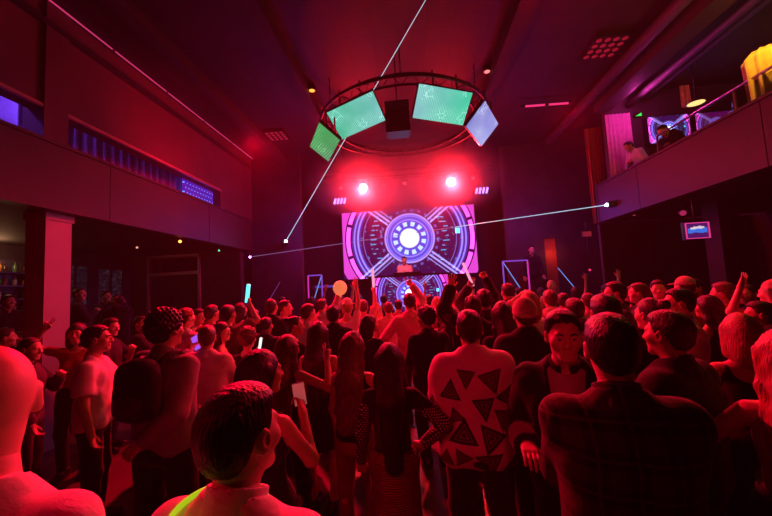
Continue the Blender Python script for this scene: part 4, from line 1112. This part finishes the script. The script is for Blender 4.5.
# ------------------------------------------------------------------ palette
def skin(name, c): 
    m, nt, bs = new_mat(name); v, x, y, z = ocoord(nt)
    n = noise(nt, v, 12.0, 4)
    nt.links.new(mixc(nt, n.soft(.3, .7), c, tuple(q*.86 for q in c)), bs.inputs['Base Color'])
    bs.inputs['Roughness'].default_value = .48; bs.inputs['Specular IOR Level'].default_value = .4
    bump(nt, bs, noise(nt, v, 220.0, 2), .12, .004); return m
SK = [skin('fair_skin', (.66, .42, .32)), skin('tan_skin', (.52, .31, .21)), skin('brown_skin', (.34, .19, .12))]
HR = {'k': hairmat('black_hair', (.018, .014, .012)), 'd': hairmat('dark_brown_hair', (.05, .028, .018)), 'm': hairmat('brown_hair', (.16, .085, .045)), 'b': hairmat('blond_hair', (.55, .38, .18)), 'g': hairmat('grey_hair', (.35, .33, .31))}
FB = {'w': fabric('white_cotton', (.78, .76, .76)), 'l': fabric('light_grey_cotton', (.48, .46, .47)), 'p': fabric('pink_cotton', (.75, .42, .45)), 'k': fabric('black_cotton', (.016, .014, .015)), 'c': fabric('charcoal_wool', (.05, .046, .05)),
 'n': fabric('navy_cotton', (.025, .028, .06)), 'g': fabric('mid_grey_cotton', (.27, .25, .26)), 'r': fabric('red_cotton', (.42, .06, .06)), 'o': fabric('brown_cotton', (.16, .09, .06)), 'j': fabric('dark_denim', (.05, .06, .11)), 'e': fabric('beige_cotton', (.55, .44, .34)), 'q': fabric('rust_knit', (.22, .06, .05)),
 's': fabric('pale_satin', (.62, .55, .58), rough=.35)}
def pat_plaid():
    m, nt, bs = new_mat('dark_plaid_flannel'); v, x, y, z = ocoord(nt)
    a = (x*9.0+y*2.0).fract().lt(.5); b = (z*9.0).fract().lt(.5); t = ((x*9.0+y*2.0).fract()-.75).abs().lt(.04).mx(((z*9.0).fract()-.75).abs().lt(.04))
    c = mixc(nt, (a*.5+b*.5), (.006, .005, .007), (.075, .035, .035)); c = mixc(nt, t*.6, c, (.14, .06, .06))
    nt.links.new(c, bs.inputs['Base Color']); bs.inputs['Roughness'].default_value = .9; bs.inputs['Sheen Weight'].default_value = .1
    bump(nt, bs, noise(nt, v, 14.0, 5), .4, .02); return m
def pat_dots():
    m, nt, bs = new_mat('black_polka_dot'); v, x, y, z = ocoord(nt)
    u = x*58.0+y*40.0; w = z*58.0; row = w.floor(); a = (u+row*.5).fract()-.5; b = w.fract()-.5
    nt.links.new(mixc(nt, (a*a+b*b).sqrt().lt(.24), (.02, .015, .018), (.6, .55, .55)), bs.inputs['Base Color']); bs.inputs['Roughness'].default_value = .7; return m
def pat_rib():
    m, nt, bs = new_mat('ribbed_maroon_knit'); v, x, y, z = ocoord(nt)
    bs.inputs['Base Color'].default_value = (.26, .07, .08, 1); bs.inputs['Roughness'].default_value = .8
    bump(nt, bs, (z*420.0).sin(), .8, .01); return m
def pat_triangles():
    m, nt, bs = new_mat('white_shirt_with_nested_triangles'); v, x, y, z = ocoord(nt)
    n = noise(nt, v, 7.0)
    base = mixc(nt, n.soft(.3, .7), (.70, .58, .60), (.60, .50, .52))
    def tri(cx, cz, r, rot, sx=1.0):
        P = []
        for k in range(3): a = rot+k*2*pi/3; P.append((cx+r*sx*sin(a), cz+r*cos(a)))
        dd = None
        for k in range(3):
            (x0, z0), (x1, z1) = P[k], P[(k+1) % 3]
            nx, nz = (z1-z0), -(x1-x0); L = sqrt(nx*nx+nz*nz); nx, nz = nx/L, nz/L
            if nx*(cx-x0)+nz*(cz-z0) > 0: nx, nz = -nx, -nz
            inr = -(nx*(cx-x0)+nz*(cz-z0))
            e = x*(nx/inr)+z*(nz/inr)+(-(nx*x0+nz*z0)/inr); dd = e if dd is None else dd.mx(e)
        return dd
    black = [(-.15, 1.27, .085, .1, .9), (.045, 1.19, .095, pi-.1, .85), (.19, 1.24, .085, .55, .9), (-.085, 1.02, .105, .1, 1.0), (.075, 1.005, .11, pi+.35, .85), (-.125, 1.125, .06, pi/2+.2, 1), (.235, 1.09, .09, -.1, .6), (-.25, 1.00, .07, .6, .8), (.21, .83, .09, .25, .9), (-.26, 1.16, .06, 2.0, 1)]
    rust = [(-.05, 1.36, .075, pi+.1, .9), (.10, 1.345, .09, pi-.25, 1), (.155, 1.12, .085, pi+.15, .8), (.06, .86, .10, .9, 1.0), (-.105, .88, .075, pi/2, .9), (.0, 1.265, .0001, 0, 1), (-.20, .86, .07, 2.2, .9)]
    col = base
    for lst, dark, mid in ((rust, (.05, .02, .015), (.24, .10, .09)), (black, (.012, .009, .011), (.30, .20, .21))):
        d = None
        for t in lst:
            if t[2] < .01: continue
            e = tri(*t); d = e if d is None else d.mn(e)
        inside = d.lt(0); ring1 = d.between(-.34, 0.0); ring2 = d.between(-.66, -.44); core = d.lt(-.78)
        col = mixc(nt, inside, col, mid); col = mixc(nt, ring1.mx(ring2).mx(core), col, dark)
    nt.links.new(col, bs.inputs['Base Color']); bs.inputs['Roughness'].default_value = .8; bs.inputs['Sheen Weight'].default_value = .1
    bump(nt, bs, noise(nt, v, 10.0, 5, .6, .5), .35, .02); return m
FB['plaid'], FB['dots'], FB['rib'], FB['tri'] = pat_plaid(), pat_dots(), pat_rib(), pat_triangles()
MAT['eye'] = surf('eye', (.03, .02, .02), .1); MAT['eyewhite'] = surf('eye_white', (.7, .66, .64), .2)
def face_bits(r, ps, hm):
    R, c = ps.R, ps.head
    for sd in (1, -1):
        q = lambda x, y, z: Vector(c+R @ V3(x, y, z))
        M = Matrix([list(v) for v in R])
        e = MB().lathe([(.001, -.0126), (.007, -.0105), (.0115, -.005), (.0126, 0), (.0115, .005), (.007, .0105), (.001, .0126)], n=14).build('eye', MAT['eyewhite'], r); e.location = q(sd*.032, .0795, .002)
        MB().lathe([(.0062, 0), (.004, .002), (.001, .0025)], (0, .0112, 0), 12, Matrix.Rotation(-pi/2, 3, 'X')).build('iris', MAT['eye'], e); e.rotation_euler = M.to_euler()
        MB().tube([q(sd*.014, .098, .023), q(sd*.032, .097, .029), q(sd*.050, .083, .023)], [.004, .005, .003], 6).build('eyebrow', hm, r)
P = {
 'idle': lambda s='m', **k: Pose(s, 'idle', 'idle2', **k),
}
def mk(s, r='idle', l='idle2', **k): return Pose(s, r, l, **k)
M0 = mk('m'); M1 = mk('m', 'front', 'low'); M2 = mk('m', 'up'); M3 = mk('m', 'idle', 'up'); M4 = mk('m', 'chest', 'idle', yaw=-35); M5 = mk('m', 'low', 'low', yaw=40); M6 = mk('m', 'idle2', 'chest', yaw=-20, pitch=-8); M7 = mk('m', 'up', 'up'); M8 = mk('m', 'upin'); M9 = mk('m', 'phone', 'phone')
F0 = mk('f'); F1 = mk('f', 'front', 'low'); F2 = mk('f', 'up'); F3 = mk('f', 'up', 'up'); F4 = mk('f', 'chest', 'idle', yaw=-35); F5 = mk('f', 'phone', 'low', yaw=30); F6 = mk('f', 'idle', 'hip', yaw=15)
def who(px, py, d, face, ps, det, label, sk=0, hair='short:d', top='tee:w', bot='jeans:j', floor=0.0, extra=(), cat='person', group=None):
    hs = [] if not hair else [(a.split(':')[0], {**HR, **{'W': FB['w'], 'K': FB['k'], 'E': FB['e'], 'R': FB['r']}}[a.split(':')[1]]) for a in hair.split(',')]
    wr = [(a.split(':')[0], FB[a.split(':')[1]]) for a in (top+','+bot).split(',') if a]
    return person(px, py, d, face, ps, det, label, SK[sk], hs, wr, group, None, floor, cat)
# ------------------------------------------------------------------ front row
bald = who(-14, 345, .71, 2, mk('m', 'idle', 'idle2', yaw=50), 0, 'bald man in a bright white shirt cut off by the left frame edge', 0, '', 'tee:w', 'trousers:c')
pD = mk('m', 'low', 'idle2', yaw=-12)
darkhair = who(241, 380, .88, -8, pD, 0, 'nearest dark haired man in a white collared shirt with a yellow green glow necklace', 0, 'side:k', 'shirt:w', 'trousers:k')
nk = MB(); nk.tube([tuple(pD.t(V3(-.012+.122*sin(t), -.045-.122*cos(t), 1.445-.020*cos(t)-.028*sin(t)))) for t in [2*pi*i/40 for i in range(40)]], .0075, 8, True)
tag(nk.build('glow_necklace', emit('yellow_green_glow', (.42, .60, .01), .85), darkhair), 'yellow green glowing ring around the neck')
pP = mk('m', 'low', 'low', fat=1.13)
plaid = who(607, 310, 1.36, -14, pP, 0, 'broad man in a dark plaid shirt, nearest figure on the right, seen from behind', 0, 'short:k', 'shirt:plaid', 'jeans:j')
jack = who(664, 308, 1.95, 30, mk('m', 'front', 'low', fat=1.06), 0, 'man in a black jacket turning left, right behind the plaid shirt man', 1, 'short:d', 'inner:w,jacket:k', 'trousers:k')
strap = who(737, 311, 2.35, -22, mk('f', 'low', 'low'), 0, 'woman with light bobbed hair and thin dark shoulder straps at the right', 0, 'bob:b', 'tank:k', 'slim:k')
edge = who(781, 326, 1.62, -30, mk('f', 'idle', 'out_low'), 0, 'woman with pale wavy hair and bare arms cut off by the right frame edge', 0, 'long_wavy:b', 'tank:e', 'skirt:k')
pB = mk('m', (( .19, .22, 1.14), (.25, -1, -.2), 'relaxed'), 'idle', pitch=-6, yaw=8)
blazer = who(561, 308, 1.85, 158, pB, 0, 'man in an open dark blazer over a light shirt facing the camera', 0, 'side:k', 'inner:l,blazer:k', 'trousers:k')
face_bits(blazer, pB, HR['k'])
W_ = pB.arm[1]; dW = (W_[2]-W_[1])/np.linalg.norm(W_[2]-W_[1]); wc = W_[2]-dW*.012
tag(MB().tube([tuple(wc-dW*.012), tuple(wc+dW*.012)], .042, 16).build('bracelet', surf('silver_bracelet', (.8, .75, .75), .2, 1), blazer), 'silver bracelet on the wrist')
tri = who(468, 308, 2.35, -6, mk('m', 'front', 'front', fat=1.17), 0, 'heavy man in a white short sleeved shirt printed with nested dark triangles', 0, 'short:d', 'loose:tri', 'trousers:k')
pS = mk('f', 'hip', 'idle2')
who(388, 341, 2.25, 4, pS, 0, 'woman with long straight black hair and a polka dot sleeve beside the triangle shirt man', 0, 'long:k', 'top:k,sleeves:dots', 'maxi:rib')
who(353, 330, 2.62, -14, mk('f', 'chest', 'idle2', yaw=-12), 0, 'woman with long brown wavy hair and dark top, second from the triangle shirt man', 1, 'long_wavy:m', 'tank:k', 'slim:q')
who(318, 320, 3.15, -6, mk('f'), 0, 'woman with long dark hair and a black dress behind the raised two finger hand', 1, 'long:d', 'minidress:k', '')
who(288, 333, 2.75, -20, mk('f', ((.30, .17, 1.52), (.7, -.2, -1), 'peace'), 'idle2'), 0, 'woman with long rim lit hair making a two finger sign with her right hand', 0, 'long:m', 'tank:n', 'slim:k')
pH = mk('f', ((.10, .24, 1.35), (.5, -.2, -1), 'hold'), 'idle2', yaw=-25)
phn = who(262, 347, 1.72, -16, pH, 0, 'dark haired woman lifting a lit phone right behind the nearest man', 1, 'half:k', 'minidress:n', '')
# ------------------------------------------------------------------ left side
pK = mk('m', ((.0, -.19, .98), (1, -.15, -.05), 'relaxed'), ((.12, .32, 1.02), (.9, -.3, -.4), 'hold'), yaw=-10)
pack = who(167, 309, 2.35, -2, pK, 0, 'tall curly haired man with a black backpack and grey sleeves, left of centre', 1, 'curly:k', 'shirt:g', 'trousers:k')
pT = mk('m', 'idle', 'front', yaw=4)
tee = who(98, 324, 2.95, -62, pT, 0, 'dark haired man in a white t-shirt in profile facing right, near the red column', 1, 'short:k', 'tee:w', 'slim:k')
face_bits(tee, pT, HR['k'])
pR = mk('f', ((.27, .08, 1.72), (.5, -.2, -1), 'peace'), 'idle2')
who(77, 322, 3.75, -150, pR, 1, 'person raising a hand with two fingers in front of the red column', 0, 'bob:d', 'top:r', 'slim:k')
who(31, 338, 3.2, -60, M6, 1, 'shadowy man in dark clothes behind the bald man, facing right', 1, 'crop:d', 'shirt:c', 'trousers:k')
who(6, 327, 3.9, -40, M0, 1, 'dim man with short hair at the far left edge behind the bald man', 1, 'short:d', 'tee:r', 'jeans:j')
who(80, 287, 6.2, -50, M4, 1, 'man in a dark shirt standing on the raised aisle right of the red column', 0, 'short:d', 'shirt:c', 'jeans:j', .42)
who(106, 290, 6.9, -100, M9, 1, 'man in the dark aisle holding up a small glowing phone', 1, 'short:k', 'shirt:n', 'jeans:k', .42)
who(117, 294, 6.1, 60, M5, 1, 'man wearing a round tan cap in the dark left aisle', 1, 'short:d,cap:E', 'hoodie:k', 'jeans:k', .42)
who(9, 294, 5.5, -100, M0, 1, 'dark silhouette of a barman in front of the lit bottles', 1, 'short:k', 'shirt:k', 'trousers:k', .42)
who(111, 317, 4.35, -70, M6, 1, 'man with lit face behind the white t-shirt man, facing right', 0, 'short:d', 'tee:k', 'jeans:j')
who(141, 315, 5.0, -55, M4, 1, 'man in a dark jacket looking right, left of the tall backpack man', 0, 'short:d', 'inner:c,jacket:k', 'jeans:k')
who(20, 331, 5.0, -30, M0, 2, 'dim person in the gap between bald man and red column', 1, 'short:k', 'tee:c', 'jeans:k')
# ------------------------------------------------------------------ middle distance, left of centre
who(186, 307, 4.2, -20, M0, 1, 'man in a flat cap and pale shirt right behind the backpack man', 0, 'short:d,cap:R', 'shirt:w', 'jeans:j')
who(199, 308, 5.4, -80, M6, 2, 'man with lit face looking right, left of the raised cyan glow stick', 0, 'short:d', 'shirt:e', 'jeans:j')
who(212, 304, 4.9, -15, M0, 1, 'man with rim lit short hair just left of the cyan glow stick holder', 1, 'short:d', 'tee:r', 'jeans:j')
pG = mk('m', ((.15, .25, 1.74), (.8, .3, -.6), 'fist'), 'idle2')
glow = who(228, 304, 4.4, -10, pG, 1, 'man holding a cyan glow stick up in his right fist', 1, 'short:k', 'tee:o', 'jeans:j')
who(207, 324, 3.25, 8, mk('m', 'front', ((.30, .26, 1.46), (.6, -.3, -.8), 'hold'), yaw=15), 1, 'man in a pale long sleeved shirt filming with a violet lit phone', 0, 'short:m', 'shirt:w', 'jeans:k')
who(222, 321, 3.95, -60, F4, 1, 'woman with shoulder length hair looking right, beside the pale shirted man filming', 0, 'bob:d', 'tank:r', 'slim:k')
who(248, 327, 3.65, 0, mk('f', 'front', ((.06, .30, 1.40), (.8, .1, -1), 'fist')), 1, 'woman with bushy curly hair holding a short white glow stick', 0, 'curly:m', 'top:k', 'skirt:k')
who(241, 302, 5.9, -30, F0, 2, 'woman with dark bobbed hair right of the tall cyan glow stick', 0, 'bob:d', 'tank:k', 'slim:j')
pV = mk('m', 'idle', ((.20, .25, 1.62), (.8, .2, -.8), 'fist'))
vio = who(254, 309, 5.3, 0, pV, 1, 'man holding a thin violet glow stick in his left hand', 1, 'short:k', 'tee:k', 'jeans:k')
who(271, 299, 5.0, 0, M0, 1, 'man in a black jacket with cropped hair, directly left of the raised hand dancer', 0, 'crop:d', 'jacket:k', 'jeans:k')
who(285, 299, 5.4, -70, mk('m', 'out', 'front'), 1, 'man in a pale patterned shirt facing right with his open right hand lifted', 0, 'fade:d', 'shirt:e', 'jeans:j')
who(295, 315, 4.0, -40, F4, 1, 'woman with a dark hair bun looking right, in front of the patterned shirt man', 0, 'bun:d', 'top:k', 'slim:k')
who(266, 316, 4.45, -5, M0, 1, 'short haired man in a black sweater in front of the black jacket man', 1, 'fade:k', 'hoodie:k', 'jeans:k')
who(308, 303, 4.65, -35, M1, 1, 'man with a dark fringe and pale satin shirt left of the balloon', 0, 'side:d', 'shirt:s', 'jeans:j')
who(333, 304, 4.3, 0, M0, 1, 'man in a dark suit jacket seen from behind below the balloon', 1, 'short:k', 'jacket:n', 'trousers:k')
who(322, 298, 6.3, -20, M2, 2, 'far dancer in a violet lit shirt left of the balloon with right hand up', 0, 'short:d', 'shirt:l', 'jeans:j')
pW = mk('f', ((.10, .16, 1.93), (1, .1, .3), 'open'), 'front')
who(347, 297, 5.1, -10, pW, 1, 'woman in a pale top and white cap raising her arm next to the balloon', 0, 'ponytail:b,cap:W,brim:W', 'top:w', 'slim:k')
pX = mk('m', ((.18, .22, 1.90), (.8, .3, 0), 'fist'), 'idle2')
wand = who(363, 299, 5.9, 0, pX, 1, 'man holding a white foam stick straight up in front of the stage', 0, 'short:m', 'tee:p', 'jeans:j')
who(376, 302, 6.4, 20, F0, 2, 'woman with loose blond hair left of the pink shirted man', 0, 'long:b', 'tank:p', 'slim:j')
who(370, 314, 4.3, -25, F4, 1, 'short woman with a dark bob and lit face in front of the foam stick holder', 0, 'bob:k', 'top:n', 'slim:k')
who(388, 302, 6.0, 10, M1, 2, 'man in a bright magenta lit tee left of the pointing man', 0, 'crop:m', 'tee:p', 'jeans:j')
who(398, 299, 6.9, 0, M0, 2, 'dark haired man half hidden left of the pointing man, close to the booth', 1, 'short:k', 'tee:r', 'jeans:k')
pPt = mk('m', 'upin', 'idle2')
who(409, 292, 5.0, 2, mk('m', ((.05, .22, 1.86), (1, .35, -.1), 'point'), 'out_low'), 1, 'man in a plain pink shirt pointing up in front of the booth screen', 0, 'short:d', 'shirt:p', 'jeans:j')
who(425, 306, 3.9, 15, mk('m', 'front', 'low', yaw=25), 1, 'man with curly dark hair and black top right of the pointing man', 1, 'curly_top:k', 'shirt:k', 'jeans:k')
who(429, 294, 7.0, 0, M0, 2, 'dark haired man far off between pointing man and booth edge', 1, 'short:k', 'tee:k', 'jeans:k')
who(437, 296, 6.3, -20, F0, 2, 'woman with fair hair half hidden right of the pointing man', 0, 'half:b', 'tank:r', 'slim:k')
who(446, 300, 5.6, 0, mk('m', 'idle', 'front'), 2, 'man in a rust sweater left of the light haired waving dancer', 0, 'crop:d', 'hoodie:q', 'jeans:j')
# ------------------------------------------------------------------ middle distance, right of centre
who(453, 289, 6.0, 0, mk('m', 'front', 'out'), 1, 'light haired man in a pale shirt at the right edge of the booth', 0, 'short:b', 'shirt:w', 'jeans:j')
pA = mk('m', ((.26, .20, 1.86), (.8, .4, 0), 'open'), ((.30, .16, 1.86), (.8, .4, 0), 'open'))
who(472, 294, 3.7, 0, mk('m', 'idle', ((.20, .22, 1.84), (.8, .4, 0), 'open')), 1, 'man in a dark flat cap with one arm up before the triangle shirt man', 0, 'short:d,cap:K', 'jacket:k', 'jeans:k')
arms = who(483, 288, 4.3, 4, mk('m', ((.10, .25, 1.90), (.9, .4, 0), 'fist'), ((.10, .30, 1.78), (.9, .2, -.3), 'fist')), 1, 'man in black with a bent arm overhead holding a pink stick', 1, 'short:k', 'shirt:k', 'jeans:k')
who(507, 282, 5.2, 10, mk('m', 'front', 'front'), 1, 'man in a magenta rimmed dark jacket left of the beanie wearer', 1, 'fade:k', 'jacket:c', 'jeans:k')
who(523, 297, 2.9, 0, mk('m', 'front', 'front'), 0, 'person in a pale beanie and black jacket between triangle shirt man and blazer man', 0, 'short:d,beanie:E,roll:E', 'jacket:k', 'trousers:k')
who(527, 290, 4.15, 25, mk('f', 'front', ((-.12, .22, 1.72), (1, .2, -.2), 'relaxed')), 1, 'woman with raised pale forearm crossing above the beanie', 0, 'bob:b', 'top:w', 'slim:k')
who(551, 280, 7.6, 170, M0, 2, 'pale bald man facing the camera near the right light frame', 0, '', 'tank:n', 'jeans:k')
who(549, 289, 4.7, 0, M0, 1, 'man with short hair and beige sweater directly above the blazer man', 1, 'short:m', 'hoodie:e', 'jeans:j')
who(563, 292, 5.4, -30, M1, 2, 'man in a dull red shirt right of the beige sweater man', 1, 'short:d', 'shirt:q', 'jeans:k')
who(531, 245, 10.55, 180, M0, 2, 'tall stagehand in black standing beside the right light frame', 1, 'short:k', 'shirt:k', 'jeans:k', 1.1)
who(587, 293, 4.7, 12, M1, 1, 'man with cropped hair and pale shirt at the end of the blue beam', 0, 'crop:d', 'shirt:e', 'jeans:j')
who(599, 294, 5.3, 0, M0, 2, 'man with bald crown just behind the plaid shirt man', 0, '', 'tee:r', 'jeans:j')
who(613, 281, 4.2, 75, mk('m', 'front', 'low'), 1, 'man with swept dark hair in profile facing left above the plaid shirt man', 0, 'side:k', 'shirt:c', 'jeans:k')
who(603, 292, 2.45, -5, mk('m', 'low', 'low'), 0, 'dark haired man hidden in front of the plaid shirt man, only hair showing', 1, 'short:k', 'hoodie:k', 'jeans:k')
who(637, 282, 4.6, 60, mk('m', 'chest', 'idle2'), 1, 'man with a brightly lit left cheek and dark jacket above the black jacket man', 0, 'short:m', 'inner:w,jacket:k', 'jeans:k')
who(630, 285, 5.6, 40, F0, 2, 'woman with bobbed hair left of the brightly lit face', 0, 'bob:d', 'top:k', 'slim:k')
who(657, 279, 5.05, 150, M0, 2, 'man facing the camera in dark clothes right of the brightly lit face', 0, 'short:d', 'tee:k', 'jeans:k')
who(648, 296, 2.75, 20, mk('f', 'chest', 'low'), 1, 'woman in a rust top with hair in a bun, behind the black jacket man', 0, 'bun:d', 'top:q', 'slim:k')
who(676, 287, 3.2, 70, mk('m', 'front', 'low'), 1, 'bearded man in a shiny pale jacket facing left', 0, 'short:k,beard:k', 'shirt:s', 'jeans:j')
who(683, 277, 4.65, 10, M0, 1, 'man in a pale peaked cap behind the shiny pale jacket', 0, 'crop:d,cap:E,brim:E', 'tee:r', 'jeans:j')
who(693, 278, 5.0, 120, M6, 1, 'bearded man looking left beside the pale cap wearer', 1, 'short:k,beard:d', 'shirt:k', 'jeans:k')
who(721, 281, 4.1, 40, M1, 1, 'tall man in a dull red shirt standing alone right of the bearded men', 1, 'short:m', 'shirt:q', 'jeans:k')
who(747, 285, 4.5, 60, M5, 1, 'dim man with a shaved head in the dark right aisle', 1, 'crop:k', 'hoodie:k', 'jeans:k')
who(772, 278, 3.5, 20, mk('f', 'front', ((.24, .12, 1.70), (.7, .2, -1), 'open')), 1, 'woman in a light top lifting her hand at the upper right edge of the crowd', 0, 'half:b', 'top:w', 'slim:k')
who(705, 294, 3.75, 30, mk('f', 'low', 'idle2'), 1, 'woman with long dark hair between shiny jacket and light bob', 1, 'long:k', 'tank:k', 'slim:k')
who(757, 300, 3.3, 20, M5, 1, 'man in black behind the light bobbed woman, nearly hidden', 1, 'short:k', 'hoodie:k', 'jeans:k')
who(573, 297, 3.7, 8, M0, 1, 'man in a navy sweater behind the blazer man right shoulder', 1, 'short:d', 'hoodie:n', 'jeans:k')
who(501, 300, 3.3, 5, F1, 1, 'woman with long dark hair left of the beanie wearer', 1, 'long:k', 'top:k', 'slim:k')
who(444, 302, 4.4, 5, F0, 1, 'woman with brown wavy hair left of the triangle shirt man head', 0, 'long_wavy:d', 'tank:r', 'skirt:k')
# disc jockey and lounge guests
dj = who(404, 256, 10.98, 180, mk('m', ((.10, .36, 1.14), (.3, -.4, -1), 'relaxed'), ((.14, .34, 1.12), (.3, -.4, -1), 'relaxed'), pitch=-12), 1, 'bearded disc jockey in a white shirt standing behind the booth', 1, 'short:k,beard:k', 'shirt:w', 'jeans:k', 1.1)
who(629, 151, 7.6, 95, mk('m', 'front', 'front', lean=30), 1, 'guest in a pale shirt on the right balcony by the magenta curtain', 1, 'short:k', 'shirt:s', 'jeans:k', 3.36)
who(663, 134, 6.75, 100, mk('m', 'front', 'front', lean=38), 1, 'dark silhouetted guest on the right balcony below the blue lounge screen', 1, 'short:k', 'hoodie:k', 'jeans:k', 3.36)
# far dancers close to the stage
k = 0
for px, py, d in ((282, 296, 8.1), (312, 296, 8.4), (340, 295, 7.8), (358, 293, 8.6), (384, 294, 8.3), (415, 292, 8.7), (462, 290, 8.2), (492, 288, 7.6), (518, 287, 8.3), (575, 286, 7.4), (605, 284, 7.3), (540, 287, 9.0)):
    who(px, py, d, [0, -12, 9][k % 3], [M0, F0, M2, F2][(k*3) % 4], 2, 'small distant dancer in dark clothes close to the stage front', k % 2, ['short:k', 'half:d', 'short:d', 'bob:k'][(k*3) % 4], ['tee:k', 'top:n', 'tee:c', 'top:k'][(k*3) % 4], 'jeans:k', group='distant dancers close to the stage'); k += 1
# ------------------------------------------------------------------ things they carry
def at_hand(r, ps, sd, along=0.0, f=0.0):
    p, d = hand_frame(ps, sd); return wpt(r, p+d*along+V3(0, f, 0))
def stick(c, d, L, rad, name, mat, label, cat='glow stick', cap=True):
    c = [float(q) for q in c]; R = aimM(d).to_4x4(); e = empty(name, c, 0, label, cat)
    MB().lathe([(rad*.6, -L*.18), (rad, -L*.17), (rad, L*.8), (rad*.6, L*.82)], n=12, M=R).build('tube', mat, e)
    MB().lathe([(rad*1.08, -L*.26), (rad*1.08, -L*.17)], n=12, M=R).build('cap', MAT['plastic'], e); return e
MAT['cyanstick'] = emit('cyan_glow', (.12, .85, .95), 1.5); MAT['whitestick'] = emit('white_glow', (.75, .9, .8), 1.2); MAT['lilac'] = emit('lilac_glow', (.55, .45, 1), 1.3); MAT['pinkstick'] = emit('pink_foam_glow', (1, .35, .6), 1.0)
stick(at_hand(glow, pG, 1), (.12, .02, 1), .26, .026, 'glow_stick', MAT['cyanstick'], 'cyan glow stick held upright above the crowd on the left')
stick(at_hand(vio, pV, -1), (-.25, 0, 1), .24, .013, 'glow_stick', MAT['lilac'], 'thin violet glow stick tilted left, right of the cyan one')
def hold(px, py, d, r, ps): pass
for (r, ps, s, a, q) in FIGS:
    if 'bushy curly' in r['label']: stick(at_hand(r, ps, -1), (.18, 0, 1), .15, .016, 'glow_stick', MAT['whitestick'], 'short white glow stick in front of the bushy curly hair')
stick(at_hand(wand, pX, 1), (-.02, 0, 1), .40, .024, 'foam_stick', MAT['pinkstick'], 'white pink foam stick held straight up below the stage screen', 'foam stick')
aps = [f for f in FIGS if f[0] is arms][0][1]
stick(at_hand(arms, aps, -1), (-.35, 0, 1), .34, .018, 'foam_stick', MAT['pinkstick'], 'pink foam stick tilted left near the right corner of the stage screen', 'foam stick')
MAT['phone_violet'] = emit('violet_phone_screen', (.45, .10, 1.0), .9); MAT['phone_white'] = emit('lit_phone', (1, .3, .3), .15, (.7, .6, .6)); MAT['phone_blue'] = emit('blue_phone_screen', (.35, .6, 1), 3)
def phone(c, n, label, mat, w=.075, h=.15, roll=0.0):
    c = [float(q) for q in c]; e = empty('phone', c, 0, label, 'phone'); R = (aimM(n).to_4x4() @ Matrix.Rotation(roll, 4, 'Z'))
    MB().box((-w/2, -h/2, -.008), (w/2, h/2, 0), R).build('case', MAT['plastic'], e)
    MB().box((-w/2+.004, -h/2+.005, 0), (w/2-.004, h/2-.005, .002), R).build('display', mat, e); return e
for (r, ps, s, a, q) in FIGS:
    if 'filming with a violet' in r['label']:
        p = at_hand(r, ps, -1, .03); phone(p, (-.1, -1, .15), 'violet lit phone held up by the pale shirted man', MAT['phone_violet'], .085, .16, .5)
    if 'small glowing phone' in r['label']: phone(at_hand(r, ps, 1, .02), (.3, -1, .1), 'small phone with a bluish display in the dark left aisle', MAT['phone_blue'], .05, .09, 1.2)
phone(at_hand(phn, pH, 1, .03), (.15, -1, .1), 'phone lifted by the dark haired woman behind the nearest man', MAT['phone_white'], .075, .13, .15)
# balloon
p = at(340, 288, y=4.6); e = empty('balloon', p, 0, 'pale orange round balloon floating over the crowd left of the stage screen', 'balloon')
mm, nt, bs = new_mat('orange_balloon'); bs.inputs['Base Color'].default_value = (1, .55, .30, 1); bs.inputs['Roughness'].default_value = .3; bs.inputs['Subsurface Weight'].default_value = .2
bs.inputs['Emission Color'].default_value = (1, .30, .12, 1); bs.inputs['Emission Strength'].default_value = .55  # balloon is no lamp, its orange brightness is added as emission
MB().lathe([(.004, -.105)]+[(.094*sin(t), -.1*cos(t)) for t in [i*pi/14 for i in range(1, 14)]]+[(.004, .1)], n=24).build('skin', mm, e)
MB().lathe([(.012, -.118), (.004, -.104)], n=10).build('knot', mm, e)
MB().tube([(0, 0, -.115), (.03, .02, -.3), (.0, .0, -.5)], .0025, 6).build('string', FB['w'], e)
# bottle with blue sparkle near the triangle shirt man
# backpack on the tall man
s = pack.scale[0]; c = wpt(pack, pK.t(V3(0, -.215, 1.29))); bpk = empty('backpack', c, float(pack.rotation_euler[2]), 'black backpack on the back of the tall curly haired man', 'backpack')
Fb = Field(); [Fb.cap((sx_*.08, 0, -.10), (sx_*.07, 0, .12), .07, .062, .10) for sx_ in (-1, 0, 1)]; Fb.off = .004; Fb.disp = folds(.003, 5)
link('bag', npmesh('bag', *Fb.mesh('bag', .014)), FB['k'], bpk)
Fp = Field(); Fp.ell((0, -.075, -.06), (.10, .035, .07), None); link('front_pocket', npmesh('pocket', *Fp.mesh('p', .010)), FB['c'], bpk)
for sd in (1, -1): MB().tube([(sd*.10, .06, .17), (sd*.115, .14, .215), (sd*.12, .22, .21), (sd*.125, .305, .12), (sd*.13, .31, .0), (sd*.15, .22, -.10), (sd*.14, .06, -.14)], .017, 8).build('strap', FB['c'], bpk)
for i, f in enumerate(FIGS):
    for g in FIGS[:i]:
        dd = (f[0].location-g[0].location); 
        if dd.length < .40: print('CLOSE', round(dd.length, 2), f[0]['label'][:50], '|', g[0]['label'][:50], [round(q, 2) for q in f[0].location])
for f in FIGS:
    if f[2] in (.86, 1.09): print('SCALE', f[2], f[0]['label'])
